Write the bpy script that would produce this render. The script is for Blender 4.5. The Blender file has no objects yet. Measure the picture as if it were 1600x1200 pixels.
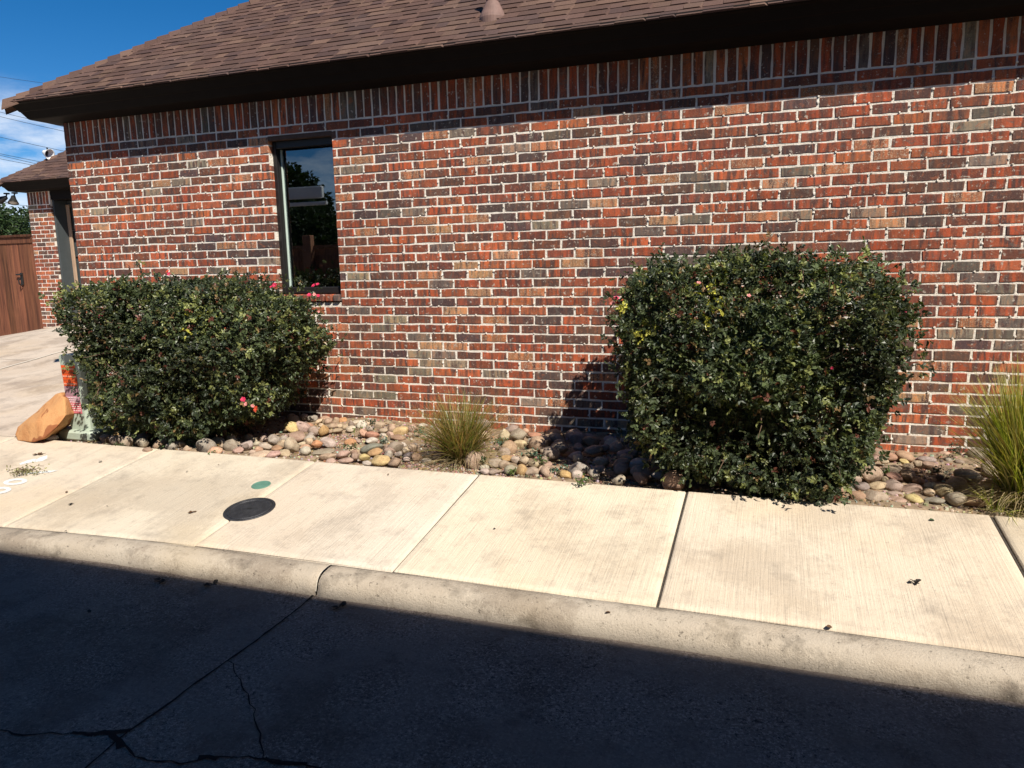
import bpy, math, random
import numpy as np
from mathutils import Matrix, Vector
S = bpy.context.scene
COL = S.collection
RND = random.Random(7)
NR = np.random.RandomState(11)

# ------------------------------------------------------------------ camera
F_PX = 1149.17
YA, PI_, RO = -0.341515896, 0.163333845, 0.0217343184
CAM = np.array([1.32679, -5.01600, 1.20339])
def _rot():
    cy, sy = math.cos(YA), math.sin(YA); cp, sp = math.cos(PI_), math.sin(PI_); cr, sr = math.cos(RO), math.sin(RO)
    Ry = np.array([[cy, 0, sy], [0, 1, 0], [-sy, 0, cy]])
    Rp = np.array([[1, 0, 0], [0, cp, -sp], [0, sp, cp]])
    Rr = np.array([[cr, -sr, 0], [sr, cr, 0], [0, 0, 1]])
    return Rr @ Rp @ Ry
R = _rot()
M = np.array([[1, 0, 0], [0, 0, -1], [0, 1, 0]], float)
CW = M @ R.T                       # camera -> world
def ray(px, py):
    d = CW @ np.array([(px - 800) / F_PX, -(py - 600) / F_PX, -1.0])
    return d / np.linalg.norm(d)
def on_z(px, py, z):
    d = ray(px, py); return CAM + d * ((z - CAM[2]) / d[2])
def on_y(px, py, y):
    d = ray(px, py); return CAM + d * ((y - CAM[1]) / d[1])
FWD = ray(800, 600)
def proj(p):
    v = CW.T @ (np.asarray(p, float) - CAM)
    return 800 + F_PX * v[0] / -v[2], 600 - F_PX * v[1] / -v[2]
def depth(p):
    return float((np.asarray(p, float) - CAM) @ FWD)

cam = bpy.data.cameras.new('camera'); co = bpy.data.objects.new('camera', cam); COL.objects.link(co)
cam.sensor_width = 36; cam.lens = F_PX / 1600 * 36; cam.clip_start = 0.05; cam.clip_end = 2000
mw = Matrix([list(CW[0]) + [CAM[0]], list(CW[1]) + [CAM[1]], list(CW[2]) + [CAM[2]], [0, 0, 0, 1]])
co.matrix_world = mw
S.camera = co

# ------------------------------------------------------------------ light, sky, exposure
SUN = Vector((1.1, -1.0, 1.65)).normalized()
sl = bpy.data.lights.new('sun', 'SUN'); so = bpy.data.objects.new('sun', sl); COL.objects.link(so)
sl.energy = 5.0; sl.angle = math.radians(0.53); sl.color = (1.0, 0.93, 0.82)
so.rotation_euler = (-SUN).to_track_quat('-Z', 'Y').to_euler()
so.location = (8, -12, 20)
W = bpy.data.worlds.new('World'); S.world = W; W.use_nodes = True
nt = W.node_tree; nt.nodes.clear()
out = nt.nodes.new('ShaderNodeOutputWorld'); bg = nt.nodes.new('ShaderNodeBackground')
sky = nt.nodes.new('ShaderNodeTexSky'); sky.sky_type = 'NISHITA'; sky.sun_disc = False
sky.sun_elevation = math.asin(SUN.z); sky.sun_rotation = math.atan2(SUN.x, SUN.y)
sky.air_density = 0.75; sky.dust_density = 0.1; sky.ozone_density = 2.6; sky.altitude = 900
bg.inputs['Strength'].default_value = 0.058
tc = nt.nodes.new('ShaderNodeTexCoord')
mp = nt.nodes.new('ShaderNodeMapping'); mp.inputs['Scale'].default_value = (2.2, 2.2, 7.0)
cn = nt.nodes.new('ShaderNodeTexNoise'); cn.inputs['Scale'].default_value = 3.2; cn.inputs['Detail'].default_value = 9; cn.inputs['Roughness'].default_value = .6
cr = nt.nodes.new('ShaderNodeValToRGB'); cr.color_ramp.elements[0].position = .40; cr.color_ramp.elements[1].position = .60
sx = nt.nodes.new('ShaderNodeSeparateXYZ')
mr = nt.nodes.new('ShaderNodeMapRange'); mr.interpolation_type = 'SMOOTHSTEP'
mr.inputs['From Min'].default_value = .215; mr.inputs['From Max'].default_value = .165
mr.inputs['To Min'].default_value = 0; mr.inputs['To Max'].default_value = 0.92
mm = nt.nodes.new('ShaderNodeMath'); mm.operation = 'MULTIPLY'
mx = nt.nodes.new('ShaderNodeMix'); mx.data_type = 'RGBA'
L = nt.links.new
L(tc.outputs['Generated'], mp.inputs[0]); L(mp.outputs[0], cn.inputs['Vector']); L(cn.outputs['Fac'], cr.inputs[0])
L(tc.outputs['Generated'], sx.inputs[0]); L(sx.outputs['Z'], mr.inputs['Value'])
L(cr.outputs['Color'], mm.inputs[0]); L(mr.outputs[0], mm.inputs[1]); L(mm.outputs[0], mx.inputs['Factor'])
hs = nt.nodes.new('ShaderNodeHueSaturation'); hs.inputs['Saturation'].default_value = 1.38; hs.inputs['Value'].default_value = 1.35
L(sky.outputs[0], hs.inputs['Color']); L(hs.outputs[0], mx.inputs[6]); mx.inputs[7].default_value = (9.6, 10.8, 12.6, 1)
L(mx.outputs[2], bg.inputs['Color']); L(bg.outputs[0], out.inputs['Surface'])
S.view_settings.view_transform = 'Standard'; S.view_settings.look = 'None'
S.view_settings.exposure = 0.5; S.view_settings.gamma = 1; S.view_settings.use_curve_mapping = False
S.cycles.max_bounces = 6; S.cycles.diffuse_bounces = 2; S.cycles.glossy_bounces = 3; S.cycles.transparent_max_bounces = 6
S.cycles.use_denoising = True

# ------------------------------------------------------------------ helpers
def tag(o, label=None, cat=None, group=None, kind=None):
    if label: o['label'] = label
    if cat: o['category'] = cat
    if group: o['group'] = group
    if kind: o['kind'] = kind
    return o
def empty(name, loc=(0, 0, 0)):
    o = bpy.data.objects.new(name, None); COL.objects.link(o); o.location = loc; o.empty_display_size = .1
    return o
class MB:
    """collects pieces of one mesh"""
    def __init__(s): s.v = []; s.f = []; s.c = []; s.n = 0
    def add(s, verts, faces, col=(1, 1, 1, 1)):
        s.v.append(np.asarray(verts, float).reshape(-1, 3))
        if len(col) == 3: col = tuple(col) + (1,)
        for f in faces: s.f.append([i + s.n for i in f]); s.c.append(col)
        s.n += len(s.v[-1])
    def box(s, a, b, col=(1, 1, 1, 1)):
        x0, y0, z0 = a; x1, y1, z1 = b
        v = [(x0, y0, z0), (x1, y0, z0), (x1, y1, z0), (x0, y1, z0), (x0, y0, z1), (x1, y0, z1), (x1, y1, z1), (x0, y1, z1)]
        s.add(v, [(0, 3, 2, 1), (4, 5, 6, 7), (0, 1, 5, 4), (1, 2, 6, 5), (2, 3, 7, 6), (3, 0, 4, 7)], col)
    def bbox(s, a, b, e=.005, col=(1, 1, 1, 1)):
        """box with bevelled edges"""
        x0, y0, z0 = a; x1, y1, z1 = b
        x0, x1 = min(x0, x1), max(x0, x1); y0, y1 = min(y0, y1), max(y0, y1); z0, z1 = min(z0, z1), max(z0, z1)
        e = min(e, (x1 - x0) / 3, (y1 - y0) / 3, (z1 - z0) / 3)
        prof = lambda z, q: [(x0 + q + e, y0 + q, z), (x1 - q - e, y0 + q, z), (x1 - q, y0 + q + e, z), (x1 - q, y1 - q - e, z), (x1 - q - e, y1 - q, z), (x0 + q + e, y1 - q, z), (x0 + q, y1 - q - e, z), (x0 + q, y0 + q + e, z)]
        v = prof(z0, e * .9) + prof(z0 + e, 0) + prof(z1 - e, 0) + prof(z1, e * .9)
        f = [tuple(range(7, -1, -1)), tuple(range(24, 32))]
        for k in range(3):
            for i in range(8): f.append((k * 8 + i, k * 8 + (i + 1) % 8, k * 8 + 8 + (i + 1) % 8, k * 8 + 8 + i))
        s.add(v, f, col)
    def tube(s, pts, r, seg=6, col=(1, 1, 1, 1), caps=True):
        pts = [np.asarray(p, float) for p in pts]
        rs = r if hasattr(r, '__len__') else [r] * len(pts)
        vs = []; 
        for i, p in enumerate(pts):
            t = pts[min(i + 1, len(pts) - 1)] - pts[max(i - 1, 0)]; t = t / (np.linalg.norm(t) + 1e-9)
            u = np.cross(t, (0, 0, 1.) if abs(t[2]) < .9 else (1., 0, 0)); u /= np.linalg.norm(u); w = np.cross(t, u)
            for k in range(seg):
                a = 2 * math.pi * k / seg; vs.append(p + rs[i] * (math.cos(a) * u + math.sin(a) * w))
        f = []
        for i in range(len(pts) - 1):
            for k in range(seg): f.append((i * seg + k, i * seg + (k + 1) % seg, (i + 1) * seg + (k + 1) % seg, (i + 1) * seg + k))
        if caps: f.append(tuple(range(seg - 1, -1, -1))); f.append(tuple(range((len(pts) - 1) * seg, len(pts) * seg)))
        s.add(vs, f, col)
    def lathe(s, prof, c=(0, 0, 0), seg=24, col=(1, 1, 1, 1)):
        vs = []; f = []
        for r, z in prof:
            for k in range(seg):
                a = 2 * math.pi * k / seg; vs.append((c[0] + r * math.cos(a), c[1] + r * math.sin(a), c[2] + z))
        for i in range(len(prof) - 1):
            for k in range(seg): f.append((i * seg + k, i * seg + (k + 1) % seg, (i + 1) * seg + (k + 1) % seg, (i + 1) * seg + k))
        f.append(tuple(range(seg - 1, -1, -1))); f.append(tuple(range((len(prof) - 1) * seg, len(prof) * seg)))
        s.add(vs, f, col)
    def build(s, name, m, parent=None, smooth=False, loc=None):
        V = np.concatenate(s.v) if s.v else np.zeros((0, 3))
        if loc is not None: V = V - np.asarray(loc)
        me = bpy.data.meshes.new(name)
        me.vertices.add(len(V)); me.vertices.foreach_set('co', V.ravel())
        ln = np.array([len(f) for f in s.f], np.int32); st = np.concatenate(([0], np.cumsum(ln)[:-1])).astype(np.int32)
        idx = np.concatenate([np.asarray(f, np.int32) for f in s.f])
        me.loops.add(len(idx)); me.loops.foreach_set('vertex_index', idx)
        me.polygons.add(len(ln)); me.polygons.foreach_set('loop_start', st); me.polygons.foreach_set('loop_total', ln)
        me.update(calc_edges=True)
        ca = me.color_attributes.new('Col', 'FLOAT_COLOR', 'CORNER')
        ca.data.foreach_set('color', np.repeat(np.asarray(s.c, np.float32), ln, axis=0).ravel())
        me.polygons.foreach_set('use_smooth', np.full(len(ln), smooth, bool))
        me.materials.append(m)
        o = bpy.data.objects.new(name, me); COL.objects.link(o)
        if loc is not None: o.location = loc
        if parent is not None:
            o.parent = parent
            if loc is None: o.matrix_parent_inverse = Matrix.Translation(-Vector(parent.location))
        return o
def arr_mesh(name, V, Fq, C, m, parent=None):
    """fast quad mesh: V (n,3), Fq (k,4), C (k,4)"""
    me = bpy.data.meshes.new(name); k = len(Fq)
    me.vertices.add(len(V)); me.vertices.foreach_set('co', V.astype(np.float32).ravel())
    me.loops.add(k * 4); me.loops.foreach_set('vertex_index', Fq.astype(np.int32).ravel())
    me.polygons.add(k); me.polygons.foreach_set('loop_start', np.arange(0, 4 * k, 4, dtype=np.int32)); me.polygons.foreach_set('loop_total', np.full(k, 4, np.int32))
    me.update(calc_edges=True); me.polygons.foreach_set('use_smooth', np.zeros(k, bool))
    ca = me.color_attributes.new('Col', 'FLOAT_COLOR', 'CORNER'); ca.data.foreach_set('color', np.repeat(C.astype(np.float32), 4, axis=0).ravel())
    me.materials.append(m); o = bpy.data.objects.new(name, me); COL.objects.link(o)
    if parent is not None:
        o.parent = parent; o.matrix_parent_inverse = Matrix.Translation(-Vector(parent.location))
    return o

# ------------------------------------------------------------------ material helpers
class NT:
    def __init__(s, name):
        s.m = bpy.data.materials.new(name); s.m.use_nodes = True; s.t = s.m.node_tree
        s.b = s.t.nodes['Principled BSDF']
    def n(s, typ, **k):
        q = s.t.nodes.new('ShaderNode' + typ)
        for a, v in k.items(): setattr(q, a, v)
        return q
    def l(s, a, b): s.t.links.new(a, b)
    def obj(s, scale=(1, 1, 1), rot=(0, 0, 0)):
        c = s.n('TexCoord'); m = s.n('Mapping'); m.inputs['Scale'].default_value = scale; m.inputs['Rotation'].default_value = rot
        s.l(c.outputs['Object'], m.inputs[0]); return m.outputs[0]
    def noise(s, vec, scale, detail=5, rough=.55, dist=0):
        q = s.n('TexNoise'); q.inputs['Scale'].default_value = scale; q.inputs['Detail'].default_value = detail
        q.inputs['Roughness'].default_value = rough; q.inputs['Distortion'].default_value = dist
        s.l(vec, q.inputs['Vector']); return q.outputs['Fac']
    def rng(s, v, a, b, c=0, d=1, smooth=False):
        q = s.n('MapRange'); q.inputs['From Min'].default_value = a; q.inputs['From Max'].default_value = b
        q.inputs['To Min'].default_value = c; q.inputs['To Max'].default_value = d
        if smooth: q.interpolation_type = 'SMOOTHSTEP'
        s.l(v, q.inputs['Value']); return q.outputs[0]
    def math(s, op, a, b=None):
        q = s.n('Math', operation=op)
        for i, x in enumerate((a, b)):
            if x is None: continue
            if isinstance(x, (int, float)): q.inputs[i].default_value = x
            else: s.l(x, q.inputs[i])
        return q.outputs[0]
    def mix(s, fac, a, b, mode='MIX'):
        q = s.n('Mix', data_type='RGBA', blend_type=mode)
        for i, x in ((0, fac), (6, a), (7, b)):
            if isinstance(x, (int, float)): q.inputs[i].default_value = x
            elif isinstance(x, (tuple, list)): q.inputs[i].default_value = tuple(x) + ((1,) if len(x) == 3 else ())
            else: s.l(x, q.inputs[i])
        return q.outputs[2]
    def attr(s, name='Col'):
        q = s.n('Attribute'); q.attribute_name = name; return q
    def bump(s, h, strength=.3, dist=.01, prev=None):
        q = s.n('Bump'); q.inputs['Strength'].default_value = strength; q.inputs['Distance'].default_value = dist
        s.l(h, q.inputs['Height'])
        if prev is not None: s.l(prev, q.inputs['Normal'])
        return q.outputs[0]
    def fin(s, col=None, rough=None, nrm=None, spec=None, metal=None):
        if col is not None:
            if isinstance(col, tuple): s.b.inputs['Base Color'].default_value = col + (1,) if len(col) == 3 else col
            else: s.l(col, s.b.inputs['Base Color'])
        if rough is not None:
            if isinstance(rough, (int, float)): s.b.inputs['Roughness'].default_value = rough
            else: s.l(rough, s.b.inputs['Roughness'])
        if nrm is not None: s.l(nrm, s.b.inputs['Normal'])
        if spec is not None: s.b.inputs['Specular IOR Level'].default_value = spec
        if metal is not None: s.b.inputs['Metallic'].default_value = metal
        return s.m

def mat_brick():
    t = NT('brick'); a = t.attr(); o = t.obj()
    st = t.noise(t.obj((34, 34, 5)), 1.0, 4, .6)          # vertical drag-face streaks
    fl = t.noise(o, 22, 5, .65)
    sp = t.noise(o, 170, 3, .6)
    sm_ = t.rng(t.noise(o, 6.5, 2), .36, .56, .25, .95)
    c = t.mix(t.math('MULTIPLY', t.rng(st, .5, .6), sm_), a.outputs['Color'], t.mix(1.0, a.outputs['Color'], (1.8, 1.3, 1.0), 'MULTIPLY'))
    c = t.mix(t.math('MULTIPLY', t.rng(st, .49, .41), sm_), c, (.085, .046, .042))
    cl = t.noise(o, 13, 4, .7, 1.5); c = t.mix(t.rng(cl, .57, .66, 0, .65), c, (.13, .105, .09)); c = t.mix(t.rng(cl, .42, .33, 0, .5), c, (.40, .13, .06))
    st2 = t.rng(t.noise(t.obj((1.6, 1.6, .55)), 1, 4, .6), .52, .72, 0, .30); c = t.mix(st2, c, t.mix(1.0, c, (.55, .53, .52), 'MULTIPLY'))
    c = t.mix(t.math('MULTIPLY', t.rng(fl, .56, .74), .55), c, t.mix(1.0, a.outputs['Color'], (.45, .42, .5), 'MULTIPLY'))
    # pale speckles, stronger on bricks whose alpha says so
    s2 = t.math('MULTIPLY', t.rng(sp, .54, .64), a.outputs['Alpha'])
    c = t.mix(s2, c, (.52, .36, .24))
    # smeared mortar patches
    sm = t.math('MULTIPLY', t.rng(t.noise(o, 34, 5, .72), .60, .645), .8)
    c = t.mix(sm, c, (.50, .43, .36))
    h = t.math('ADD', t.math('MULTIPLY', st, .7), t.math('MULTIPLY', sp, .5))
    return t.fin(c, .86, t.bump(h, .55, .004), .25)
def mat_mortar():
    t = NT('mortar'); o = t.obj(); n = t.noise(o, 60, 6, .7); n2 = t.noise(o, 3, 4)
    c = t.mix(t.rng(n, .3, .7), (.74, .68, .59), (.92, .86, .77)); c = t.mix(t.rng(n2, .4, .7, 0, .35), c, (.62, .55, .47))
    c = t.mix(t.rng(t.noise(o, 30, 2), .70, .73), c, (.10, .08, .07))
    c = t.mix(t.rng(t.noise(t.obj((1.6, 1.6, .55)), 1, 4, .6), .50, .72, 0, .4), c, (.42, .36, .30))
    return t.fin(c, .95, t.bump(n, .9, .008), .1)
def mat_concrete(name, base, dark, broom=True, dirt=.35, crackle=0, seed=0, rough=.45):
    t = NT(name); o = t.obj()
    big = t.noise(o, 1.1 + seed * .17, 6, .62, .4); med = t.noise(o, 7, 6, .65); fine = t.noise(o, 120, 4, .7)
    c = t.mix(t.rng(big, .36, .68), base, tuple(x * y for x, y in zip(base, (.88, .84, .80))))
    c = t.mix(t.math('MULTIPLY', t.rng(med, .52, .78), dirt), c, dark)
    c = t.mix(t.math('MULTIPLY', t.rng(fine, .52, .7), .22), c, dark)
    ru = t.rng(t.noise(o, .9, 3), .54, .70, 0, .35); c = t.mix(ru, c, (base[0] * 1.02, base[1] * .88, base[2] * .62))
    h = t.math('MULTIPLY', fine, .5)
    at = t.attr(); c = t.mix(1.0, c, at.outputs['Color'], 'MULTIPLY')
    # broad weathering: greyish brown film with a mottled edge
    w1 = t.math('ADD', t.noise(t.obj((1, .8, 1)), 1.7 + seed * .3, 3, .5), t.math('MULTIPLY', t.noise(o, 24, 5, .75), .34))
    c = t.mix(t.rng(w1, .66, .80, 0, crackle, True), c, t.mix(1.0, c, (.71, .69, .68), 'MULTIPLY'))
    sp2 = t.noise(o, 46, 3, .8); c = t.mix(t.rng(sp2, .60, .70, 0, crackle * .8), c, dark)
    sp3 = t.noise(o, 75, 3, .8); c = t.mix(t.rng(sp3, .62, .70, 0, crackle * .5), c, tuple(min(.85, x * 1.35) for x in base))
    if broom:
        br = t.noise(t.obj((120, 3.0, 3)), 1, 3, .6)
        c = t.mix(t.math('MULTIPLY', t.rng(br, .5, .64), .09), c, dark)
        br2 = t.noise(t.obj((16, 1.2, 1)), 1, 4, .6)
        c = t.mix(t.math('MULTIPLY', t.rng(br2, .56, .74), .20), c, dark)
        h = t.math('ADD', h, t.math('MULTIPLY', br, 1.1))
    if crackle >= 1:          # worn surface showing its aggregate, flecks painted in for shading of its relief
        ag = t.noise(o, 95, 4, .85); pt = t.noise(o, 3.1, 3, .6); pa = t.rng(pt, .40, .62, .25, 1)
        c = t.mix(t.math('MULTIPLY', t.rng(ag, .50, .60), pa), c, tuple(min(.9, x * 1.9) for x in base))
        c = t.mix(t.math('MULTIPLY', t.rng(t.noise(o, 62, 4, .85), .54, .62), pa), c, tuple(x * .5 for x in dark))
        h = t.math('ADD', h, t.math('MULTIPLY', ag, 2.0))
    # small pits and specks
    v = t.n('TexVoronoi'); v.inputs['Scale'].default_value = 26; t.l(o, v.inputs['Vector'])
    k = t.math('MULTIPLY', t.rng(v.outputs['Distance'], .07, .03), t.rng(t.noise(o, 5, 2), .5, .62))
    c = t.mix(k, c, tuple(x * .35 for x in base))
    return t.fin(c, .9, t.bump(h, rough, .004 + max(0, rough - .45) * .014), .2)
def mat_simple(name, col, rough=.6, var=.25, scale=9, spec=.3, metal=0, bump=.1):
    t = NT(name); o = t.obj(); n = t.noise(o, scale, 5, .6)
    c = t.mix(t.rng(n, .3, .7), tuple(x * (1 - var) for x in col), tuple(min(1, x * (1 + var)) for x in col))
    return t.fin(c, rough, t.bump(t.noise(o, scale * 8, 3), bump, .004), spec, metal)
def mat_leaf(name='leaf', rough=.42, spec=.42, tr=.35):
    t = NT(name); a = t.attr(); t.fin(a.outputs['Color'], rough, None, spec)
    tl = t.n('BsdfTranslucent'); ms = t.n('MixShader'); ms.inputs[0].default_value = tr * .5
    q = t.mix(1.0, a.outputs['Color'], (1.5, 1.7, .6), 'MULTIPLY'); t.l(q, tl.inputs['Color'])
    t.l(t.b.outputs[0], ms.inputs[1]); t.l(tl.outputs[0], ms.inputs[2])
    t.l(ms.outputs[0], t.t.nodes['Material Output'].inputs['Surface']); return t.m
def mat_attr(name, rough=.85, var=.3, scale=30, bump=.4, spec=.2):
    t = NT(name); a = t.attr(); o = t.obj(); n = t.noise(o, scale, 5, .65)
    c = t.mix(t.rng(n, .3, .75, 0, var), a.outputs['Color'], t.mix(1.0, a.outputs['Color'], (.5, .48, .46), 'MULTIPLY'))
    return t.fin(c, rough, t.bump(n, bump, .005), spec)
def mat_rock():
    t = NT('river_stone'); oi = t.n('ObjectInfo'); o = t.obj(); c0 = oi.outputs['Color']
    add = t.n('VectorMath', operation='ADD'); sc = t.n('Combine' + 'XYZ')
    r100 = t.math('MULTIPLY', oi.outputs['Random'], 40.0)
    for i in range(3): t.l(r100, sc.inputs[i])
    t.l(o, add.inputs[0]); t.l(sc.outputs[0], add.inputs[1]); v = add.outputs[0]
    n = t.noise(v, 1.6, 5, .6, .8); f = t.noise(v, 11, 5, .7)
    c = t.mix(t.rng(n, .42, .68, 0, .8), c0, t.mix(1.0, c0, (.60, .52, .50), 'MULTIPLY'))
    c = t.mix(t.rng(n, .42, .3, 0, .5), c, t.mix(1.0, c0, (1.25, 1.22, 1.12), 'MULTIPLY'))
    w = t.n('TexWave'); w.inputs['Scale'].default_value = 1.7; w.inputs['Distortion'].default_value = 5; w.inputs['Detail'].default_value = 3; t.l(v, w.inputs['Vector'])
    c = t.mix(t.rng(w.outputs['Fac'], .55, .95, 0, .22), c, (.30, .16, .09))
    c = t.mix(t.rng(f, .5, .72, 0, .45), c, t.mix(1.0, c0, (.45, .42, .40), 'MULTIPLY'))
    return t.fin(c, .72, t.bump(f, .35, .06), .3)
def mat_shingle():
    t = NT('shingle'); a = t.attr(); o = t.obj(); g = t.noise(o, 260, 3, .7); m = t.noise(o, 2.2, 4)
    c = t.mix(t.rng(g, .35, .65), t.mix(1.0, a.outputs['Color'], (.62, .58, .56), 'MULTIPLY'), t.mix(1.0, a.outputs['Color'], (1.35, 1.3, 1.25), 'MULTIPLY'))
    c = t.mix(t.rng(m, .45, .7, 0, .3), c, (.10, .075, .07))
    return t.fin(c, .93, t.bump(g, .6, .003), .15)
def mat_wood(name, base, dark):
    t = NT(name); a = t.attr(); g = t.noise(t.obj((26, 26, 1.4)), 1, 6, .6, .6); n = t.noise(t.obj(), 2.2, 4)
    c = t.mix(t.rng(g, .4, .65), base, dark); c = t.mix(1.0, c, a.outputs['Color'], 'MULTIPLY')
    c = t.mix(t.rng(n, .5, .7, 0, .35), c, dark)
    return t.fin(c, .8, t.bump(g, .4, .004), .2)
def mat_glass():
    t = NT('window_glass'); t.fin((.012, .016, .02), .02, None, .5)
    t.b.inputs['IOR'].default_value = 1.9
    tr = t.n('BsdfTransparent'); tr.inputs[0].default_value = (.55, .6, .6, 1)
    gl = t.n('BsdfGlossy'); gl.inputs['Roughness'].default_value = .012; gl.inputs[0].default_value = (.85, .95, 1, 1)
    fr = t.n('Fresnel'); fr.inputs[0].default_value = 1.9; ms = t.n('MixShader')
    t.l(t.rng(fr.outputs[0], 0, 1, .10, 1), ms.inputs[0]); t.l(tr.outputs[0], ms.inputs[1]); t.l(gl.outputs[0], ms.inputs[2])
    t.l(ms.outputs[0], t.t.nodes['Material Output'].inputs['Surface']); return t.m

BRICK = mat_brick(); MORTAR = mat_mortar()
WALK = mat_concrete('sidewalk_concrete', (.65, .575, .455), (.29, .25, .205), True, .6, .55, rough=.6)
CURB = mat_concrete('curb_concrete', (.475, .415, .335), (.095, .08, .062), False, 1.0, .99, seed=2, rough=.85)
ROADM = mat_concrete('road_concrete', (.180, .146, .120), (.066, .052, .042), False, .8, 1.0, seed=1)
DRIVE = mat_concrete('driveway_concrete', (.54, .46, .38), (.28, .24, .21), False, .7, .8, seed=3)
FASC = mat_simple('dark_trim_paint', (.009, .007, .0065), .7, .15, spec=.12)
FRAME = mat_simple('window_frame_paint', (.018, .016, .016), .4, .1)
SASH = mat_simple('inner_sash_vinyl', (.50, .60, .54), .4, .05)
LEAF = mat_leaf(); GRASSM = mat_leaf('grass_blade', .5, .35, .6); TLEAF = mat_leaf('tree_leaf', .5, .3, .4)
BARK = mat_simple('bark', (.15, .10, .07), .9, .4, 20, .1, 0, .8)
ROCKM = mat_rock(); SHING = mat_shingle()
PETAL = mat_attr('rose_petal', .55, .1, 40, .1, .3)
DEBRIS = mat_attr('dry_leaf', .8, .4, 60, .3)
GRAVEL = mat_attr('gravel', .85, .3, 90, .3)
SOIL = mat_simple('bed_soil', (.27, .20, .135), .95, .45, 14, .1, 0, .9)
METAL = mat_simple('cast_iron', (.055, .055, .06), .5, .3, 25, .4, .5, .5)
GREENP = mat_simple('faded_green_plastic', (.10, .21, .16), .6, .15, 20)
WOOD = mat_wood('stained_cedar', (.21, .085, .045), (.085, .035, .022))
CEDAR2 = mat_wood('lightened_cedar', (.40, .19, .11), (.22, .10, .06))  # cedar colour lightened so the shaded fence shows in the window
WHITE = mat_simple('white_paint', (.78, .80, .80), .7, .06, 30)
GLASS = mat_glass()
BLACKM = mat_simple('black_metal', (.02, .02, .02), .45, .1)

# ================================================================== SETTING
H = .0662; BL = .2032; ZK = 34.5 * H          # brick course, brick length, underside of the soldier course
XC = -4.551                                    # left corner of the brick wall
WX0, WX1, WZ0, WZ1 = -2.436, -1.858, .995, 2.186   # window opening
PAL = [((.260, .070, .036), 24, .10), ((.330, .098, .046), 14, .14), ((.215, .064, .038), 20, .08), ((.155, .060, .042), 15, .06), ((.110, .058, .046), 11, .04),
       ((.085, .056, .056), 6, .03), ((.36, .195, .105), 3, .9), ((.32, .135, .070), 5, .85), ((.20, .17, .135), 3, .25), ((.125, .105, .090), 4, .08), ((.25, .20, .15), 1.5, .4)]
PW = np.array([p[1] for p in PAL], float); PW /= PW.sum()
def brick_col(r):
    c, _, sp = PAL[r.choice(len(PAL), p=PW)]; k = r.uniform(.82, 1.18)
    return (c[0] * k, c[1] * k * r.uniform(.93, 1.10), c[2] * k, min(1, sp + r.uniform(0, .12)))
def one_brick(mb, u0, u1, z0, z1, xf, r, proud=.0035, back=-.09, vertical=False):
    c = brick_col(r); n = 4 if not vertical else 2; m = 1 if not vertical else 3; j = .0025
    d = proud + r.uniform(-.0018, .0018); e = .0035
    pts = [(u0 + (u1 - u0) * i / n, z0) for i in range(n)] + [(u1, z0 + (z1 - z0) * i / m) for i in range(m)] + \
          [(u1 - (u1 - u0) * i / n, z1) for i in range(n)] + [(u0, z1 - (z1 - z0) * i / m) for i in range(m)]
    cu, cz = (u0 + u1) / 2, (z0 + z1) / 2; k = len(pts)
    q = [(a + r.uniform(-j, j), b + r.uniform(-j, j)) for a, b in pts]
    v = [xf(a, back, b) for a, b in q] + [xf(a, d - e, b) for a, b in q] + [xf(a + (e if a < cu else -e), d, b + (e * .7 if b < cz else -e * .7)) for a, b in q]
    f = [tuple(range(2 * k, 3 * k))]
    for t in (0, k):
        for i in range(k): f.append((t + i, t + (i + 1) % k, t + k + (i + 1) % k, t + k + i))
    mb.add(v, f, c)
BLOBS = []
def brick_wall(mb, u0, u1, zbot, xf, seed, openings=(), soldier=True, rows=None, ztop=ZK, phase=None):
    r = np.random.RandomState(seed); g = .0118
    if soldier:
        u = u0
        while u < u1 - .03:
            w = BL / 3; one_brick(mb, u + g / 2, min(u + w - g / 2, u1), ztop + g / 2, ztop + .203, xf, r, vertical=True); u += w
    k = 0
    while ztop - (k + 1) * H > zbot - H * .99:
        z1 = ztop - k * H - g / 2; z0 = ztop - (k + 1) * H + g / 2
        ph = (0 if k % 2 == 0 else BL / 2) + r.uniform(-.012, .012)
        if phase is not None: ph += phase
        u = u0 - (0 if ph < .01 else BL - ph)
        first = True
        while u < u1:
            a, b = u + g / 2, u + BL - g / 2
            if first: a = u0; 
            if first and b - a < .03: u += BL; continue
            first = False
            a = max(a, u0); b = min(b, u1); segs = [(a, b)]
            for (o0, o1, p0, p1) in openings:
                if z1 > p0 + .012 and z0 < p1 - .012:
                    ns = []
                    for s0, s1 in segs:
                        if s1 <= o0 or s0 >= o1: ns.append((s0, s1))
                        else:
                            if s0 < o0: ns.append((s0, o0))
                            if s1 > o1: ns.append((o1, s1))
                    segs = ns
            for s0, s1 in segs:
                if s1 - s0 > .022:
                    t = r.uniform(-.0012, .0012); one_brick(mb, s0 + t, s1 + t, z0, z1, xf, r)
                    if u0 < s0 and xf is xf_s and abs(s0 - WX1) > .03 and r.uniform() < .55: BLOBS.append((s0 - g / 2 + r.uniform(-.003, .004), r.uniform(z0, z1), r.uniform(.006, .0105)))
                    if xf is xf_s and r.uniform() < .5 and not (abs(s0 - WX1) < .01 or abs(s1 - WX0) < .01): BLOBS.append((r.uniform(s0, s1), z0 - r.uniform(.000, .004), r.uniform(.005, .009)))
            u += BL
        k += 1

xf_s = lambda u, d, z: (u, -d, z)
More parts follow.
